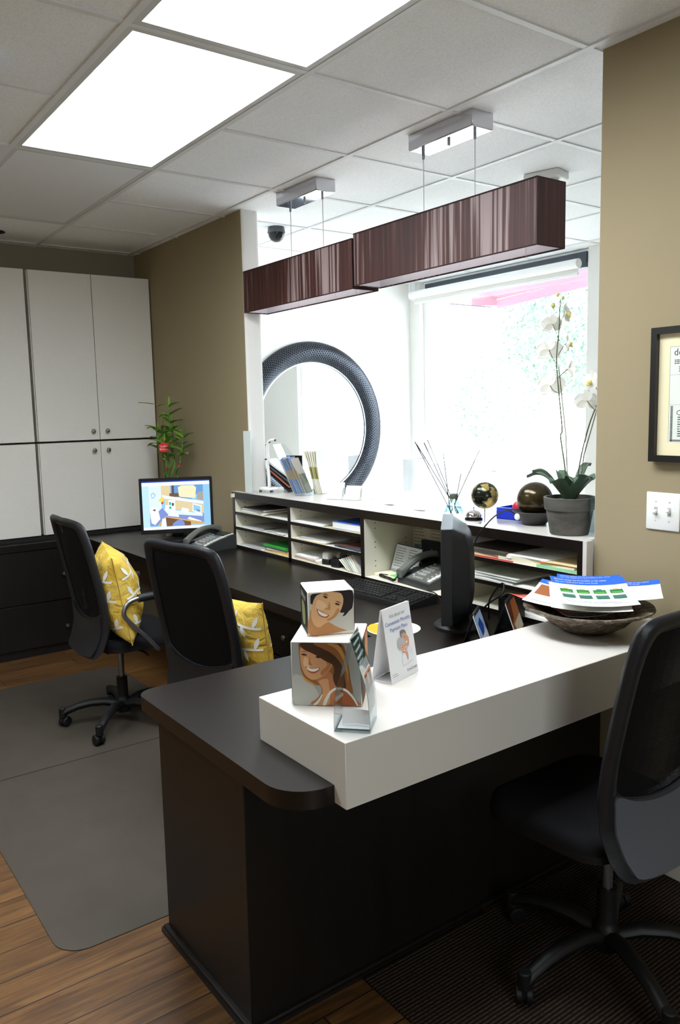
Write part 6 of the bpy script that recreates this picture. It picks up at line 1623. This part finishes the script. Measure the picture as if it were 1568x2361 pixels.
mb = MB(); mb.X = Matrix.Translation((0, .02, .012)) @ Euler((LN, 0, 0)).to_matrix().to_4x4(); mb.box(-.102, .102, 0, .128, 0, .004); obj('upright_pages', mb, M('notebook_page', (206, 210, 212), .7), t)
m2 = MB(); m2.X = mb.X; m2.box(-.106, .106, -.002, .132, -.004, -.0005); obj('cover', m2, BLK, t)
m3 = MB(); m3.X = mb.X @ Matrix.Translation((0, 0, .0044)); lines_mb(m3, -.09, -.01, .118, .02, 8, .003); lines_mb(m3, .01, .09, .118, .02, 8, .003); obj('handwriting', m3, flat(90, 92, 98), t)
obj('lower_pages', MB().box(-.102, .102, -.075, .018, .0, .012), CREAMP, t)
obj('green_note', MB().box(-.005, .055, -.06, -.02, .0122, .0128), flat(90, 214, 100), t)
pts = []
for k in range(22 * 8 + 1):
    q = 2 * PI * k / 8; pts.append((-.098 + .196 * k / 176, .021 + .008 * math.cos(q), .016 + .008 * math.sin(q)))
obj('spiral_binding', MB().tube(pts, .001, 5), STEEL, t)
t = thing('dark_book', 'dark blue book with a gold cross, standing behind the notebook', 'book', (-1.02, .19, .7585), math.radians(-4))
obj('cover', MB().box(-.08, .08, 0, .024, 0, .165, .002, 1), flat(26, 28, 38), t)
mb = MB().box(-.003, .003, -.0006, 0, .05, .13).box(-.017, .017, -.0006, 0, .099, .107).box(-.008, .008, -.0007, 0, .093, .113); mb.X = Matrix.Identity(4)
obj('gold_cross', mb, M('gold_foil', (200, 170, 90), .35, metal=.8), t)
# ------------------------------------------------------------------ camera
S_ = 1.034; rx, ry, rz = 0.127, -0.0227, 0.628
Cc = Vector((1.6178, -2.2088, 1.5534 - .069)) * S_
c_, s_ = math.cos(rz), math.sin(rz)
fw = Vector((-c_, s_, 0)); rt = Vector((s_, c_, 0)); up = Vector((0, 0, 1))
F = fw * math.cos(rx) - up * math.sin(rx); U2 = up * math.cos(rx) + fw * math.sin(rx)
Rr = rt * math.cos(ry) + U2 * math.sin(ry); U = U2 * math.cos(ry) - rt * math.sin(ry)
cam = bpy.data.cameras.new('camera'); co = bpy.data.objects.new('camera', cam); COL.objects.link(co)
m = Matrix.Identity(4)
for j in range(3): m[j][0] = Rr[j]; m[j][1] = U[j]; m[j][2] = -F[j]; m[j][3] = Cc[j]
co.matrix_world = m
cam.sensor_fit = 'VERTICAL'; cam.sensor_height = 36.0; cam.lens = 1840.9 / 2361 * 36.0; cam.clip_start = 0.05; cam.clip_end = 100
SC.camera = co

# ------------------------------------------------------------------ daylight
w = bpy.data.worlds.new('sky'); SC.world = w; w.use_nodes = True
wn = w.node_tree; bg = wn.nodes['Background']; bg.inputs['Color'].default_value = (0.79, 0.90, 1.0, 1)
# overcast sky: three times brighter overhead than at the horizon
tc = wn.nodes.new('ShaderNodeTexCoord'); sp = wn.nodes.new('ShaderNodeSeparateXYZ'); wn.links.new(tc.outputs['Generated'], sp.inputs[0])
ma = wn.nodes.new('ShaderNodeMath'); ma.operation = 'MAXIMUM'; ma.inputs[1].default_value = 0.0; wn.links.new(sp.outputs['Z'], ma.inputs[0])
mm = wn.nodes.new('ShaderNodeMath'); mm.operation = 'MULTIPLY_ADD'; mm.inputs[1].default_value = 24.0; mm.inputs[2].default_value = 14.0
wn.links.new(ma.outputs[0], mm.inputs[0]); wn.links.new(mm.outputs[0], bg.inputs['Strength'])
sun = bpy.data.lights.new('sun', 'SUN'); sun.energy = 14.0; sun.angle = 0.02; sun.color = (1, .96, .9)
so = bpy.data.objects.new('sun', sun); COL.objects.link(so); so.rotation_euler = (math.radians(-38), 0, math.radians(-8)); so.location = (0, 6, 8)
pt = bpy.data.lights.new('window_portal', 'AREA'); pt.shape = 'RECTANGLE'; pt.size = WX1 - WX0; pt.size_y = 2.52 - WZ0; pt.energy = 1.0
po = bpy.data.objects.new('window_portal', pt); COL.objects.link(po); po.location = ((WX0 + WX1) / 2, YW + .16, (WZ0 + 2.52) / 2); po.rotation_euler = (-PI / 2, 0, 0)
pt.cycles.is_portal = True
p2 = bpy.data.lights.new('side_window_portal', 'AREA'); p2.shape = 'RECTANGLE'; p2.size = W2[3] - W2[2]; p2.size_y = W2[1] - W2[0]; p2.energy = 1.0
q2 = bpy.data.objects.new('side_window_portal', p2); COL.objects.link(q2); q2.location = (XR + .12, (W2[0] + W2[1]) / 2, (W2[2] + W2[3]) / 2); q2.rotation_euler = (0, PI / 2, 0)
p2.cycles.is_portal = True

SC.view_settings.view_transform = 'Standard'; SC.view_settings.look = 'None'; SC.view_settings.gamma = 1.0; SC.view_settings.exposure = 0.18
SC.view_settings.use_curve_mapping = False
SC.cycles.use_denoising = True
SC.cycles.use_adaptive_sampling = True; SC.cycles.adaptive_threshold = 0.02
SC.cycles.max_bounces = 9; SC.cycles.diffuse_bounces = 5; SC.cycles.transparent_max_bounces = 16; SC.cycles.sample_clamp_indirect = 8.0
